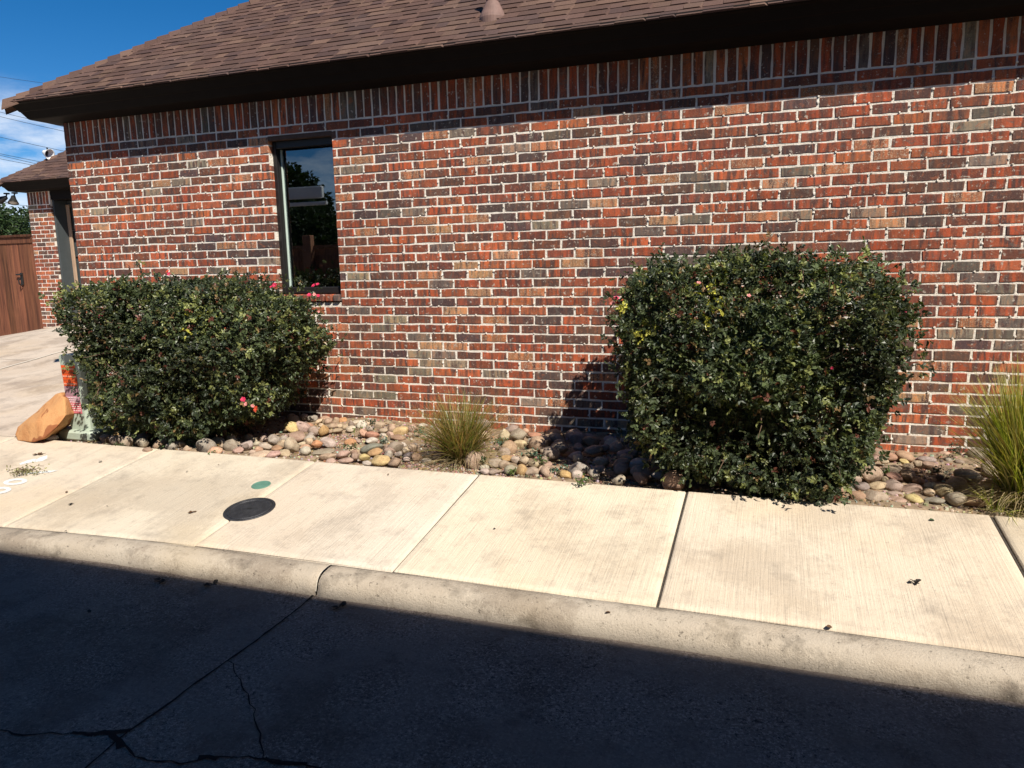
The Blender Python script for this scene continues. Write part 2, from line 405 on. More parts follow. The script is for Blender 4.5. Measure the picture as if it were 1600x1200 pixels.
# --- ground sheets
def structure(mb, name, m, **k): return tag(mb.build(name, m, **k), kind='structure')
g = MB(); n = 12
g.add([(-400, -400, -.36), (400, -400, -.36), (400, 400, -.36), (-400, 400, -.36)], [(0, 1, 2, 3)]); structure(g, 'ground', mat_concrete('far_ground', (.30, .25, .19), (.14, .12, .09), False))
SL = .142857
def walk_z(y): return (y + 1.2) * SL
def road_z(y, x=0.): return -.249 + (y + 2.40) * .012 + .016 * max(0., min(1., (-x - .9) / 1.3))
def front_y(x): return -.032 * max(0., min(1.5, (-x - 1.0) / 1.15)) ** 2
g = MB(); xs = np.linspace(-60, 60, 241); ys = np.concatenate([np.linspace(-2.385, -6.2, 20)])
V = [(x, y, road_z(y, x) + .004 * math.sin(x * 1.7 + y) * min(1, (-2.4 - y) * 2)) for y in ys for x in xs]
g.add(V, [(j * 241 + i, j * 241 + 241 + i, j * 241 + 242 + i, j * 241 + i + 1) for j in range(len(ys) - 1) for i in range(240)]); structure(g, 'road', ROADM, smooth=True)
# --- sidewalk panels, separate slabs with joints between
JX = [-14.9, -13.65, -12.4, -11.15, -9.95, -8.7, -7.5, -6.3, -5.15, -3.97, -2.61, -1.355, -.245, .935, 2.32, 3.6, 4.85, 6.1, 7.3, 8.5, 9.75, 11, 12.2, 13.4]
GAP = {-2.61: .0025, -1.355: .006, -.245: .008, .935: .011, 2.32: .017}
g = MB()
def slab(mb, x0, x1, yb, yf, e=.009, n=10):
    k_ = NR.uniform(.90, 1.04); tint = (k_, k_ * NR.uniform(.975, 1.0), k_ * NR.uniform(.94, 1.02)); edge = tuple(min(1.15, v * 1.045) for v in tint)
    xs = [x0, x0 + e * .4, x0 + e, x0 + .045] + list(np.linspace(x0 + .1, x1 - .1, n)) + [x1 - .045, x1 - e, x1 - e * .4, x1]
    ys = [yb, yb - e * .4, yb - e, yb - .035] + list(np.linspace(yb - .1, yf + .1, 8)) + [yf + .03, yf + e, yf + e * .4, yf]
    V = []
    for j, y in enumerate(ys):
        for i, x in enumerate(xs):
            q = min(i, len(xs) - 1 - i, j, len(ys) - 1 - j)
            V.append((x, y + front_y(x) * max(0, (-1.2 - y) / 1.05) ** 2, walk_z(y + front_y(x) * max(0, (-1.2 - y) / 1.05) ** 2) - (.009, .003, 0)[min(q, 2)] + .002 * math.sin(x * 2.1) * math.sin(y * 3 + x)))
    w = len(xs)
    f = [(j * w + i, (j + 1) * w + i, (j + 1) * w + i + 1, j * w + i + 1) for j in range(len(ys) - 1) for i in range(w - 1)]
    nb = len(V)
    ring = [(xs[0], ys[0]), (xs[-1], ys[0]), (xs[-1], ys[-1]), (xs[0], ys[-1])]; ids = [0, w - 1, len(ys) * w - 1, (len(ys) - 1) * w]
    V += [(a, b + front_y(a) * (b < -2), -.34) for a, b in ring]
    for i in range(4): f.append((ids[i], ids[(i + 1) % 4], nb + (i + 1) % 4, nb + i))
    mb.add(V, f, tint); H_ = len(ys)
    n0 = len(mb.c) - len(f)
    for j in range(H_ - 1):
        for i in range(w - 1):
            if i < 3 or i >= w - 4 or j < 3 or j >= H_ - 4: mb.c[n0 + j * (w - 1) + i] = edge + (1,)
for a, b in zip(JX[:-1], JX[1:]):
    slab(g, a + GAP.get(a, .006) / 2, b - GAP.get(b, .006) / 2, -1.2, -2.25)
structure(g, 'sidewalk', WALK, smooth=True)
g = MB(); g.add([(-15, -1.195, -.0115), (14, -1.195, -.0115), (14, -2.30, -.1695), (-15, -2.30, -.1695)], [(0, 3, 2, 1)]); structure(g, 'joint_filler', mat_simple('joint_dirt', (.05, .042, .034), 1, .4, 60))
# --- rolled curb
prof = [(-2.261, -.30), (-2.261, -.162), (-2.267, -.1545), (-2.300, -.1545), (-2.332, -.158), (-2.355, -.165), (-2.371, -.177), (-2.381, -.193), (-2.388, -.212), (-2.394, -.232), (-2.399, -.252), (-2.402, -.34)]
g = MB(); cj = float(on_z(492, 905, -.17)[0]); segs = [-14.9, cj - 3.1, cj, cj + 3.05, cj + 6.1, 13.4]
for a, b in zip(segs[:-1], segs[1:]):
    a += .004; b -= .004
    xs = [a, a + .006] + list(np.arange(a + .04, b - .03, .03)) + [b - .006, b]; V = []; m = len(prof)
    for i, x in enumerate(xs):
        e = .006 if i in (0, len(xs) - 1) else 0; w1 = .004 * math.sin(x * 2.3) + .0025 * math.sin(x * 7.1 + 1) + .002 * math.sin(x * 17)
        for k, (y, z) in enumerate(prof):
            q = min(1, k / 5); V.append((x, y + front_y(x) + (w1 * q) + e * q + NR.uniform(-.0012, .0012) * q, (z if z < -.29 else -.1545 + (z + .1545) * (1 - .20 * max(0., min(1., (-x - .9) / 1.3))) + front_y(x) * SL) + w1 * .4 * q + NR.uniform(-.0016, .0016) * q - e))
    g.add(V, [(i * m + k, i * m + k + 1, i * m + m + k + 1, i * m + m + k) for i in range(len(xs) - 1) for k in range(m - 1)] + [tuple(range(m)), tuple((len(xs) - 1) * m + k for k in range(m - 1, -1, -1))])
structure(g, 'curb', CURB, smooth=True)
# --- cracks in the road slab
def ribbon(mb, pts, w, lift=.003, zf=road_z, jag=.006, step=.03):
    P = [on_z(x, y, -.26)[:2] for x, y in pts]; Q = []
    for a, b in zip(P[:-1], P[1:]):
        k = max(1, int(np.linalg.norm(b - a) / step))
        for i in range(k): Q.append(a + (b - a) * i / k + NR.uniform(-jag, jag, 2))
    Q.append(P[-1]); V = []
    for i, q in enumerate(Q):
        t = Q[min(i + 1, len(Q) - 1)] - Q[max(0, i - 1)]; t = t / np.linalg.norm(t); nn = np.array([-t[1], t[0]])
        ww = w * NR.uniform(.35, 1.0)
        for s_ in (-1, 1):
            r_ = q + nn * s_ * ww / 2; V.append((r_[0], r_[1], zf(r_[1], r_[0]) + lift + .004 * math.sin(r_[0] * 1.7 + r_[1])))
    mb.add(V, [(2 * i, 2 * i + 1, 2 * i + 3, 2 * i + 2) for i in range(len(Q) - 1)])
def zz(l): return [(x / 2, y / 2 + 860) for x, y in l]
g = MB()
ribbon(g, zz([(978, 150), (940, 185), (880, 230), (800, 290), (700, 360), (600, 430), (520, 490), (460, 530), (400, 570), (365, 600), (260, 690), (180, 760)]), .012, jag=.002)
ribbon(g, zz([(715, 350), (745, 400), (775, 455), (795, 520), (805, 555), (820, 600), (822, 655)]), .006, jag=.009)
ribbon(g, zz([(-200, 540), (0, 565), (100, 580), (250, 575), (350, 578), (375, 600), (400, 635), (470, 655), (560, 665), (650, 650), (740, 650), (830, 655), (900, 665), (1000, 680), (1100, 730)]), .009, jag=.009)
ribbon(g, zz([(230, 574), (290, 577), (350, 580), (410, 566)]), .026, jag=.008); ribbon(g, zz([(350, 578), (372, 596), (380, 620)]), .034, jag=.006); ribbon(g, zz([(620, 652), (650, 650), (680, 655)]), .03, jag=.006); ribbon(g, zz([(820, 655), (880, 664), (960, 668)]), .024, jag=.008)
structure(g, 'road_crack', mat_simple('crack_dark', (.006, .006, .006), 1, .2))  # cracks are near-black ribbons lying just above the road
g = MB()
g.add([(cj - .0035, y - .004, z + .004) for y, z in prof[2:10]] + [(cj + .0035, y - .004, z + .004) for y, z in prof[2:10]], [(i, i + 1, i + 9, i + 8) for i in range(7)])
structure(g, 'curb_joint', mat_simple('joint_mortar', (.55, .48, .38), .9, .2))

# --- planting bed
def bed_z(x, y):
    return -.028 + .012 * math.sin(x * 3.1 + y * 4) + .010 * math.sin(x * 7.3 - y * 5 + 1) + (.02 if y > -.3 else 0) * min(1, (y + .3) * 5)
g = MB(); xs = np.arange(-4.7, 13, .09); ys = np.linspace(.02, -1.195, 15); w = len(xs)
g.add([(x, y, bed_z(x, y) + NR.uniform(-.004, .004)) for y in ys for x in xs], [(j * w + i, (j + 1) * w + i, (j + 1) * w + i + 1, j * w + i + 1) for j in range(14) for i in range(w - 1)])
structure(g, 'planting_bed', SOIL, smooth=True)
# --- driveway
def dr_z(x, y):
    s_ = max(0., min(1.25, (y + 1.2) / 5.2)); p = max(-.12, min(.52, .33 + .155 * (x + 9.84)))
    return p * s_ ** 1.15
def xr(y): return -3.98 - .5 * max(0, min(1, (y + 1.2) / 1.0))
g = MB(); ys = np.linspace(-1.203, 7, 42); us = np.linspace(0, 1, 40)
g.add([(-18 + (xr(y) + 18) * u, y, dr_z(-18 + (xr(y) + 18) * u, y)) for y in ys for u in us], [(j * 40 + i, j * 40 + i + 1, (j + 1) * 40 + i + 1, (j + 1) * 40 + i) for j in range(41) for i in range(39)])
structure(g, 'driveway', DRIVE, smooth=True)
# driveway joints, raised lips of tooled concrete
def dr_hit(px, py):
    d = ray(px, py); t = 4.0
    for _ in range(60):
        p = CAM + d * t; e = p[2] - dr_z(p[0], p[1]); t += e / max(.05, -d[2] + .05)
    return CAM + d * t
g = MB()
for pts, wd in (([(-60, 590), (0, 577), (50, 563), (84, 553), (150, 535)], .03), ([(-40, 528 + 33), (0, 561), (40, 563), (60, 562)], .012)):
    P = [dr_hit(*p) for p in pts]; V = []
    for i, q in enumerate(P):
        t = P[min(i + 1, len(P) - 1)] - P[max(0, i - 1)]; t = t / np.linalg.norm(t); nn = np.array([-t[1], t[0], 0])
        V += [tuple(q + nn * wd / 2 + (0, 0, .006)), tuple(q - nn * wd / 2 + (0, 0, .006))]
    g.add(V, [(2 * i, 2 * i + 1, 2 * i + 3, 2 * i + 2) for i in range(len(P) - 1)])
structure(g, 'driveway_joint', mat_simple('pale_joint', (.60, .54, .46), .9, .15))

# ================================================================== HOUSE
house = empty('brick_house', (XC, 0, 0))
tag(house, 'red brick house with brown shingle roof and dark eaves along the sidewalk', 'house')
xf_w = lambda u, d, z: (XC - d, u, z)
mb = MB(); OPEN = [(WX0, WX1, WZ0 - .068, WZ1)]
brick_wall(mb, XC, 9.0, -.06, xf_s, 3, OPEN)
brick_wall(mb, .02, 7.0, -.06, xf_w, 4)
wall = mb.build('wall', BRICK, house)
mb = MB(); zt = ZK + .22
for a, b, c_, d_ in ((XC + .004, WX0 - .001, -.3, zt), (WX1 + .001, 9, -.3, zt), (WX0 - .001, WX1 + .001, -.3, WZ0 - .07), (WX0 - .001, WX1 + .001, WZ1 + .031, zt)):
    mb.box((a, 0, c_), (b, .10, d_))
mb.box((XC + .003, .10, -.3), (XC + .1, 7, zt)); mb.box((8.9, .1, -.3), (9, 7, zt)); mb.box((XC + .1, 6.9, -.3), (8.9, 7, zt))
rb_ = np.random.RandomState(8)
for (bu, bz, bs_) in BLOBS:                    # squeezed-out mortar at the joints
    if bu > 3.2: continue
    k = 7; V = []
    for rr_, dd_ in ((1.0, .001), (.7, .0065)):
        for i in range(k): a = 6.283 * i / k; V.append((bu + math.cos(a) * bs_ * rr_ * rb_.uniform(.6, 1.15), -dd_ - rb_.uniform(0, .002), bz + math.sin(a) * bs_ * rr_ * rb_.uniform(.6, 1.25)))
    mb.add(V, [tuple(range(k, 2 * k))] + [(i, (i + 1) % k, k + (i + 1) % k, k + i) for i in range(k)])
mb.build('mortar', MORTAR, wall)
# rowlock sill
mb = MB(); r = np.random.RandomState(5); u = WX0 + .002
while u < WX1 - .03:
    w = (WX1 - WX0) / 8
    c = brick_col(r)
    mb.bbox((u + .005, -.024, WZ0 - .064), (u + w - .005, .085, WZ0 - .006), .009, (c[0], c[1], c[2], .05)); u += w
sill = mb.build('sill', BRICK, None)
win = MB(); fw = .034
for a, b in (((WX0, .045, WZ0), (WX0 + fw, .095, WZ1)), ((WX1 - fw * .6, .045, WZ0), (WX1, .095, WZ1)), ((WX0 + fw, .047, WZ0), (WX1 - fw * .6, .095, WZ0 + .05)), ((WX0 + fw, .047, WZ1 - .06), (WX1 - fw * .6, .095, WZ1))):
    win.bbox(a, b, .004)
window = win.build('window', FRAME, house); sill.parent = window
sill.matrix_parent_inverse = Matrix.Translation(-Vector(house.location)) @ Matrix.Translation((0, 0, 0)); sill.matrix_parent_inverse = Matrix.Identity(4)
mb = MB(); a0, a1, b0, b1 = WX0 + fw, WX1 - fw * .6, WZ0 + .05, WZ1 - .06
mb.bbox((a0, .095, b0), (a0 + .012, .118, b1), .002); mb.bbox((a1 - .012, .095, b0), (a1, .118, b1), .002)

s_ = mb.build('sash', SASH); s_.parent = window
mb = MB(); mb.box((a0 + .010, .110, b0), (a1 - .010, .114, b1)); s_ = mb.build('pane', GLASS); s_.parent = window
for ob in (window,): pass
# window frame mesh was built in world space with the house's inverse; its children are in its local space (same axes, zero offset)
mb = MB(); mb.bbox((WX0 - .0, -.0028, WZ1 - .004), (WX1, .1, WZ1 + .030), .002); ln_ = mb.build('lintel', mat_simple('rusty_steel', (.10, .06, .045), .8, .3, 20)); ln_.parent = window
# room behind the glass
mb = MB(); mb.box((-3.4, .16, .2), (-.9, 3.0, 2.48)); o = mb.build('interior', mat_simple('room_wall', (.16, .15, .14), .9, .1), house)
o.data.flip_normals() if hasattr(o.data, 'flip_normals') else None
# soffit, fascia
EZ, EO = 2.630, .279; BZ, BO = 2.499, .175; XE = 9.3; YE = 7.3
def band(mb, o0, z0, o1, z1, x1=XE, y1=YE):
    """strip following the eave on the street side and on the left side, mitred at the corner"""
    mb.add([(XC - o0, -o0, z0), (x1, -o0, z0), (x1, -o1, z1), (XC - o1, -o1, z1)], [(0, 3, 2, 1)])
    mb.add([(XC - o0, -o0, z0), (XC - o1, -o1, z1), (XC - o1, y1, z1), (XC - o0, y1, z0)], [(0, 3, 2, 1)])
mb = MB(); pr = [(EO - .01, EZ + .02), (EO, EZ - .004), (EO - .006, EZ - .014), (EO - .022, EZ - .022), (EO - .058, EZ - .072), (EO - .066, EZ - .076), (BO + .004, BZ + .004), (BO, BZ), (BO - .012, BZ - .004)]
for (a, b), (c_, d_) in zip(pr[:-1], pr[1:]): band(mb, a, b, c_, d_)
mb.build('fascia', FASC, house)
mb = MB(); band(mb, BO - .012, BZ - .0035, -.05, 2.478); mb.build('soffit', FASC, house)
# roof
def shingle_col(r):
    k = r.uniform(.80, 1.2); c = (.100, .062, .052) if r.uniform() < .6 else ((.128, .082, .064) if r.uniform() < .62 else (.078, .050, .046))
    return (c[0] * k, c[1] * k, c[2] * k)
def roof_face(mb, corner, ud, pd, Lw, depth_, pitch, seed, hipl=True, hipr=True, expo=.094):
    r = np.random.RandomState(seed); ud = np.array(ud, float); pd = np.array(pd, float); c0 = np.array(corner, float)
    cs = 1 / math.hypot(1, pitch); sd = (pd + np.array([0, 0, pitch])) * cs; nn = np.array([0, 0, 1.]) * cs - pd * pitch * cs
    P = lambda u, s, h: c0 + ud * u + sd * s + nn * h
    SLn = depth_ / cs; k = 0; s = -.012
    while s < SLn:
        s1 = min(s + expo + .03, SLn); lo = (s * cs if hipl else 0); hi = Lw - (s * cs if hipr else 0)
        u = lo - r.uniform(0, .15); thick = False
        while u < hi:
            thick = not thick
            w = r.uniform(.10, .22) if thick else r.uniform(.07, .16); a = max(u, lo - .02); b = min(u + w, hi + .02)
            if b - a > .01:
                t = .0085 if thick else .005; c = shingle_col(r); sj = s + r.uniform(-.003, .003)
                e = .02 * (r.uniform() < .6) if thick else 0
                lt_, ht_ = (s1 * cs if hipl else -9), (Lw - s1 * cs if hipr else 1e3); a_, b_ = min(max(a, lt_), ht_), max(min(b, ht_), lt_)
                v = [P(a, sj, -.004), P(b, sj, -.004), P(a + e * .2, sj, t), P(b - e, sj, t), P(a_, s1, .0), P(b_, s1, .0)]
                mb.add(v, [(0, 1, 3, 2), (2, 3, 5, 4), (0, 2, 4), (1, 5, 3)], c)
            u += w
        s += expo; k += 1
    hl, hr = (depth_ if hipl else 0), (depth_ if hipr else 0)
    mb.add([P(0, -.01, -.006), P(Lw, -.01, -.006), P(Lw - hr, SLn, -.006), P(hl, SLn, -.006)], [(0, 1, 2, 3)], (.06, .04, .04))
    return P
def hip_caps(mb, p0, dirn, length, seed):
    r = np.random.RandomState(seed); d = np.array(dirn, float); d /= np.linalg.norm(d)
    pl = np.cross(d, (0, 0, 1.)); pl /= np.linalg.norm(pl); s = -.03
    while s < length:
        c = shingle_col(r); L_ = .18; j = r.uniform(-.006, .006)
        def q(t, side, h): return np.array(p0) + d * t + pl * (side * .105 + j) + np.array([0, 0, h])
        v = [q(s, -1, -.055), q(s, 0, .036), q(s, 1, -.055), q(s + L_, -1, -.075), q(s + L_, 0, .014), q(s + L_, 1, -.075), q(s, -1, -.07), q(s, 0, .018), q(s, 1, -.07)]
        mb.add(v, [(0, 1, 4, 3), (1, 2, 5, 4), (6, 7, 1, 0), (7, 8, 2, 1), (0, 3, 6), (2, 8, 5)], c); s += .115
PIT = .715; X0, Y0 = XC - EO, -EO
mb = MB(); RD = (YE - Y0) / 2
PS = roof_face(mb, (X0, Y0, EZ), (1, 0, 0), (0, 1, 0), XE - X0, RD, PIT, 1)
roof_face(mb, (X0, YE, EZ), (0, -1, 0), (1, 0, 0), YE - Y0, RD, PIT, 2)
mb.add([(X0, YE, EZ), (XE, YE, EZ), (XE - RD, YE - RD, EZ + RD * PIT), (X0 + RD, YE - RD, EZ + RD * PIT)], [(0, 3, 2, 1)], (.07, .05, .045))
mb.add([(XE, YE, EZ), (XE, Y0, EZ), (XE - RD, YE - RD, EZ + RD * PIT)], [(0, 1, 2)], (.07, .05, .045))
roof = mb.build('roof', SHING, house)
mb = MB(); hip_caps(mb, (X0, Y0, EZ), (1, 1, PIT), RD * math.sqrt(2 + PIT ** 2), 3)
mb.build('hip_cap', SHING).parent = roof
# vent pipe on the roof: foot found on the roof plane
d = ray(770, 25); nn = np.array([0, -PIT, 1.]); t = ((np.array([X0, Y0, EZ]) - CAM) @ nn) / (d @ nn); vp = CAM + d * t
mb = MB(); mb.lathe([(.092, -.07), (.094, -.02), (.088, .0), (.052, .075), (.040, .095), (.038, .10)], tuple(vp), 28)
mb.lathe([(.026, .0), (.026, .36), (.021, .36), (.021, .2)], tuple(vp), 16)
mb.lathe([(.043, .095), (.043, .118), (.029, .122)], tuple(vp), 20)
v_ = mb.build('vent_pipe', mat_simple('brown_vent_metal', (.20, .125, .105), .7, .15, 20)); v_.parent = roof

# --- garage wing
WY = 4.0; WZ = float(on_y(0, 285, WY - .28)[2]); wx0 = -10.2; WS = ZK + .20
mb = MB(); xf_g = lambda u, d, z: (u, WY - d, z); xf_gl = lambda u, d, z: (wx0 - d, u, z)
sh = WZ - .15 - (ZK + .203)       # the wing eave is a little higher
brick_wall(mb, wx0, -9.70, -.1, xf_g, 21, ztop=ZK + sh)
brick_wall(mb, WY + .02, 7, -.1, xf_gl, 22, ztop=ZK + sh)
brick_wall(mb, -5.4, XC - .12, .3, xf_g, 23, ztop=ZK + sh)
ww = mb.build('wall', BRICK, house)
mb = MB(); mb.box((wx0 + .004, WY, -.3), (-9.702, WY + .3, WZ - .13)); mb.box((wx0 + .004, WY + .3, -.3), (wx0 + .1, 7, WZ - .13))
mb.build('mortar', MORTAR, ww)
mb = MB(); mb.box((-5.398, WY, -.3), (XC - .13, WY + .3, WZ - .13)); mb.build('mortar', MORTAR, ww)
mb = MB(); mb.bbox((-9.698, WY + .012, 2.362), (-5.402, WY + .3, WZ - .13), .004); mb.build('header', FASC, house)
SLATE = mat_simple('slate_grey_paint', (.058, .068, .072), .55, .08, 12); TAN = mat_simple('tan_trim', (.42, .29, .20), .7, .1)
mb = MB(); mb.bbox((-9.70, WY + .03, -.1), (-9.665, WY + .30, 2.36), .004); mb.bbox((-9.70, WY + .26, 2.27), (-5.4, WY + .31, 2.36), .004); mb.bbox((-5.435, WY + .03, -.1), (-5.40, WY + .30, 2.36), .004)
dfm = mb.build('door_frame', SLATE, house)
mb = MB(); mb.bbox((-9.664, WY + .235, -.1), (-9.60, WY + .26, 2.3), .004); m_ = mb.build('trim', TAN); m_.parent = dfm
mb = MB(); z = .05
for k in range(5):
    for i in range(8): mb.bbox((-9.66 + i * .53, WY + .285, z + .02), (-9.66 + i * .53 + .50, WY + .31, z + .42), .012)
    mb.bbox((-9.665, WY + .30, z), (-5.43, WY + .34, z + .455), .006); z += .46
mb.build('garage_door', SLATE, house)
mb = MB()
def wband(o0, z0, o1, z1):
    mb.add([(wx0 - o0, WY - o0, z0), (XC, WY - o0, z0), (XC, WY - o1, z1), (wx0 - o1, WY - o1, z1)], [(0, 3, 2, 1)])
    mb.add([(wx0 - o0, WY - o0, z0), (wx0 - o1, WY - o1, z1), (wx0 - o1, 9.8, z1), (wx0 - o0, 9.8, z0)], [(0, 3, 2, 1)])
for (a, b), (c_, d_) in zip(pr[:-1], pr[1:]): wband(a, b - EZ + WZ, c_, d_ - EZ + WZ)
mb.build('fascia', FASC, house)
mb = MB(); wband(BO - .012, WZ - .1345, -.05, WZ - .15); mb.build('soffit', FASC, house)
mb = MB(); WX0_, WY0_ = wx0 - EO, WY - EO
roof_face(mb, (WX0_, WY0_, WZ), (1, 0, 0), (0, 1, 0), 6.2, 2.9, PIT, 8, True, False)
roof_face(mb, (WX0_, WY0_ + 5.8, WZ), (0, -1, 0), (1, 0, 0), 5.8, 2.9, PIT, 9)
mb.add([(WX0_, WY0_ + 5.8, WZ), (WX0_ + 6.2, WY0_ + 5.8, WZ), (WX0_ + 6.2, WY0_ + 2.9, WZ + 2.9 * PIT), (WX0_ + 2.9, WY0_ + 2.9, WZ + 2.9 * PIT)], [(0, 3, 2, 1)], (.07, .05, .045))
roof2 = mb.build('roof', SHING, house)
mb = MB(); hip_caps(mb, (WX0_, WY0_, WZ), (1, 1, PIT), 2.9 * math.sqrt(2 + PIT ** 2), 5); mb.build('hip_cap', SHING).parent = roof2
for ch in (window, roof, roof2, dfm):       # children of parts share the part's frame
    for c in ch.children: c.matrix_parent_inverse = Matrix.Identity(4)

# --- floodlights on the wing
def floodlight(name, at, aim, label, r=.055, group=None):
    """lamp head with flared hood, knuckle and mounting plate; 'at' is the mount point"""
    at = Vector(at); root = empty(name, at); tag(root, label, 'floodlight', group)
    q = Vector(aim).normalized().to_track_quat('-Z', 'Y').to_matrix()
    m = MB(); m.lathe([(.045, 0), (.045, -.018), (.03, -.022)], (0, 0, 0), 16); m.tube([(0, 0, -.02), (0, -.01, -.05), (.0, -.03, -.075)], .011, 8); m.build('bracket', BLACKM, None, smooth=False).parent = root
    base = Vector((0, -.03, -.08))
    def LA(prof, name, mat):
        m = MB(); m.lathe(prof, (0, 0, 0), 20); V = m.v[0]; m.v[0] = np.array([tuple(q @ Vector(p) + base) for p in V]); m.build(name, mat, None, smooth=True).parent = root
    LA([(.012, .03), (.03, .02), (.04, -.02), (r, -.09), (r + .006, -.1), (r - .004, -.1), (r - .01, -.085)], 'hood', BLACKM)
    LA([(r - .012, -.08), (r - .004, -.088), (.03, -.108), (.0001, -.114)], 'lens', mat_simple('frosted_lens', (.55, .55, .52), .3, .05))
    return root
p1 = on_y(22, 296, WY - .12); p2 = on_y(11, 297, WY - .12); zs = WZ - .147
floodlight('floodlight', (p1[0], WY - .12, zs), (.2, -.3, -1), 'round black eave floodlight nearer the brick garage pier', .075, 'floodlights under the garage eave')
floodlight('floodlight', (p2[0] - .02, WY - .12, zs), (-1, -.5, -.5), 'black eave floodlight tilted away from the brick garage pier', .06, 'floodlights under the garage eave')
# small white spotlight on the hip of the garage roof
bs = min([WX0_ + s for s in np.arange(.1, 2.5, .01)], key=lambda x: abs(proj((x, x - WX0_ + WY0_, WZ + (x - WX0_) * PIT))[0] - 73))
hp = Vector((bs, bs - WX0_ + WY0_, WZ + (bs - WX0_) * PIT + .03))
rt = empty('spotlight', hp); tag(rt, 'small white spotlight on a dark bracket on the garage roof hip', 'spotlight')
m = MB(); m.tube([(0, 0, -.02), (.01, 0, .05), (.03, 0, .10)], .014, 8); m.tube([(.03, 0, .09), (.04, 0, .17)], .012, 8); m.build('bracket', BLACKM).parent = rt
m = MB(); m.lathe([(.015, .06), (.03, .05), (.05, .0), (.085, -.08), (.09, -.085), (.08, -.08), (.02, 0)], (0, 0, 0), 18); a = Matrix.Rotation(math.radians(-70), 3, 'Y'); m.v[0] = np.array([tuple(a @ Vector(p) + Vector((-.0, 0, .09))) for p in m.v[0]]); m.build('hood', WHITE, smooth=True).parent = rt

# --- cedar gate left of the garage
gx1 = wx0 - .03; gx0 = gx1 - 2.6; topz = float(on_y(30, 366, WY + .03)[2])
gate = empty('cedar_gate', ((gx0 + gx1) / 2, WY, .1)); tag(gate, 'reddish cedar board gate with black latch beside the brick garage pier', 'gate')
mb = MB(); x = gx0; r = np.random.RandomState(31)
while x < gx1 - .03:
    w = min(.14, gx1 - x); k = r.uniform(.75, 1.2)
    mb.bbox((x + .003, WY + .02 + r.uniform(0, .004), dr_z(x, WY) + .02), (x + w - .003, WY + .045, topz - .05), .003, (k, k * r.uniform(.95, 1.05), k)); x += w
mb.build('board_panel', WOOD, gate)
mb = MB(); mb.bbox((gx0, WY - .02, topz - .05), (gx1, WY + .09, topz - .01), .005, (.5, .5, .5)); mb.bbox((gx0, WY + .005, topz - .15), (gx1, WY + .018, topz - .052), .004, (.8, .8, .8)); mb.build('top_rail', WOOD, gate)
lp = on_y(33, 432, WY)
mb = MB(); mb.bbox((lp[0] - .02, WY - .004, lp[2] - .14), (lp[0] + .03, WY + .018, lp[2] + .06), .004); mb.bbox((lp[0] - .09, WY - .03, lp[2] + .02), (lp[0] + .04, WY - .01, lp[2] + .045), .005)
mb.tube([(lp[0] - .0, WY - .01, lp[2] - .02), (lp[0] - .0, WY - .05, lp[2] - .05), (lp[0], WY - .05, lp[2] - .12), (lp[0], WY - .01, lp[2] - .15)], .01, 8); mb.build('latch', BLACKM, gate)

# ================================================================== the other side of the alley (seen in the window, shades the road)
nb = empty('stucco_house', (6, -9, -.3)); tag(nb, 'tall pale stucco house across the alley behind the viewer', 'house')
STUC = mat_simple('stucco', (.36, .31, .25), .95, .1, 30, .1, 0, .5)
NX0, NX1, NY = -1.3, 15, -6.35
mb = MB(); mb.box((NX0, NY - 8, -.3), (NX1, NY, 5.72)); mb.build('wall', STUC, nb)
mb = MB(); ez = 5.862; ey = -6.10  # eave line bent at the left to shape the shadow edge below
mb.add([(NX0 - .3, ey - .09, ez), (NX1 + .3, ey, ez), (NX1 + .3, NY - 4, ez + 1.9), (NX0 - .3, NY - 4, ez + 1.9), (NX0 - .3, NY - 8.25, ez), (NX1 + .3, NY - 8.25, ez),
        (NX0 - .3, ey - .09, ez - .14), (NX1 + .3, ey, ez - .14), (NX0 - .3, NY - 8.25, ez - .14), (NX1 + .3, NY - 8.25, ez - .14)] + [(1.8, ey - .03, ez), (3.0, ey, ez), (1.8, ey - .03, ez - .14), (3.0, ey, ez - .14)],
       [(0, 10, 3), (10, 11, 3), (11, 1, 2, 3), (3, 2, 5, 4), (0, 6, 12, 10), (10, 12, 13, 11), (11, 13, 7, 1), (4, 5, 9, 8), (6, 8, 12), (12, 8, 13), (13, 8, 9, 7), (0, 3, 4, 8, 6), (1, 7, 9, 5, 2)], (.08, .06, .05)); mb.build('roof', SHING, nb)
for wx in (.6, 4.2, 7.8, 11.4):
    for wz in (.7, 3.5):
        m = MB(); m.bbox((wx, NY - .02, wz), (wx + 1.2, NY + .03, wz + 1.3), .01); f_ = m.build('window', WHITE, nb)
        m = MB(); m.box((wx + .07, NY + .031, wz + .07), (wx + 1.13, NY + .035, wz + 1.23)); p_ = m.build('pane', mat_simple('dark_pane', (.02, .025, .03), .05), None); p_.parent = f_; p_.matrix_parent_inverse = Matrix.Identity(4)
def refl(px, py, Y):
    d = ray(px, py); t = (.14 - CAM[1]) / d[1]; g_ = CAM + d * t; d2 = np.array([d[0], -d[1], d[2]]); return g_ + d2 * ((Y - .14) / d2[1])
FYN = -7.3; ftop = float(refl(480, 384, FYN)[2])
fn = empty('cedar_fence', (-8, FYN, -.3)); tag(fn, 'brown cedar board fence across the alley mirrored in the window', 'fence')
mb = MB(); x = -26.; r = np.random.RandomState(77)
while x < NX0 - .2:
    k = r.uniform(.8, 1.2); mb.bbox((x + .003, FYN - .05, -.32), (x + .137, FYN - .025, ftop - .06), .003, (k, k, k)); x += .14
mb.build('board_panel', CEDAR2, fn)
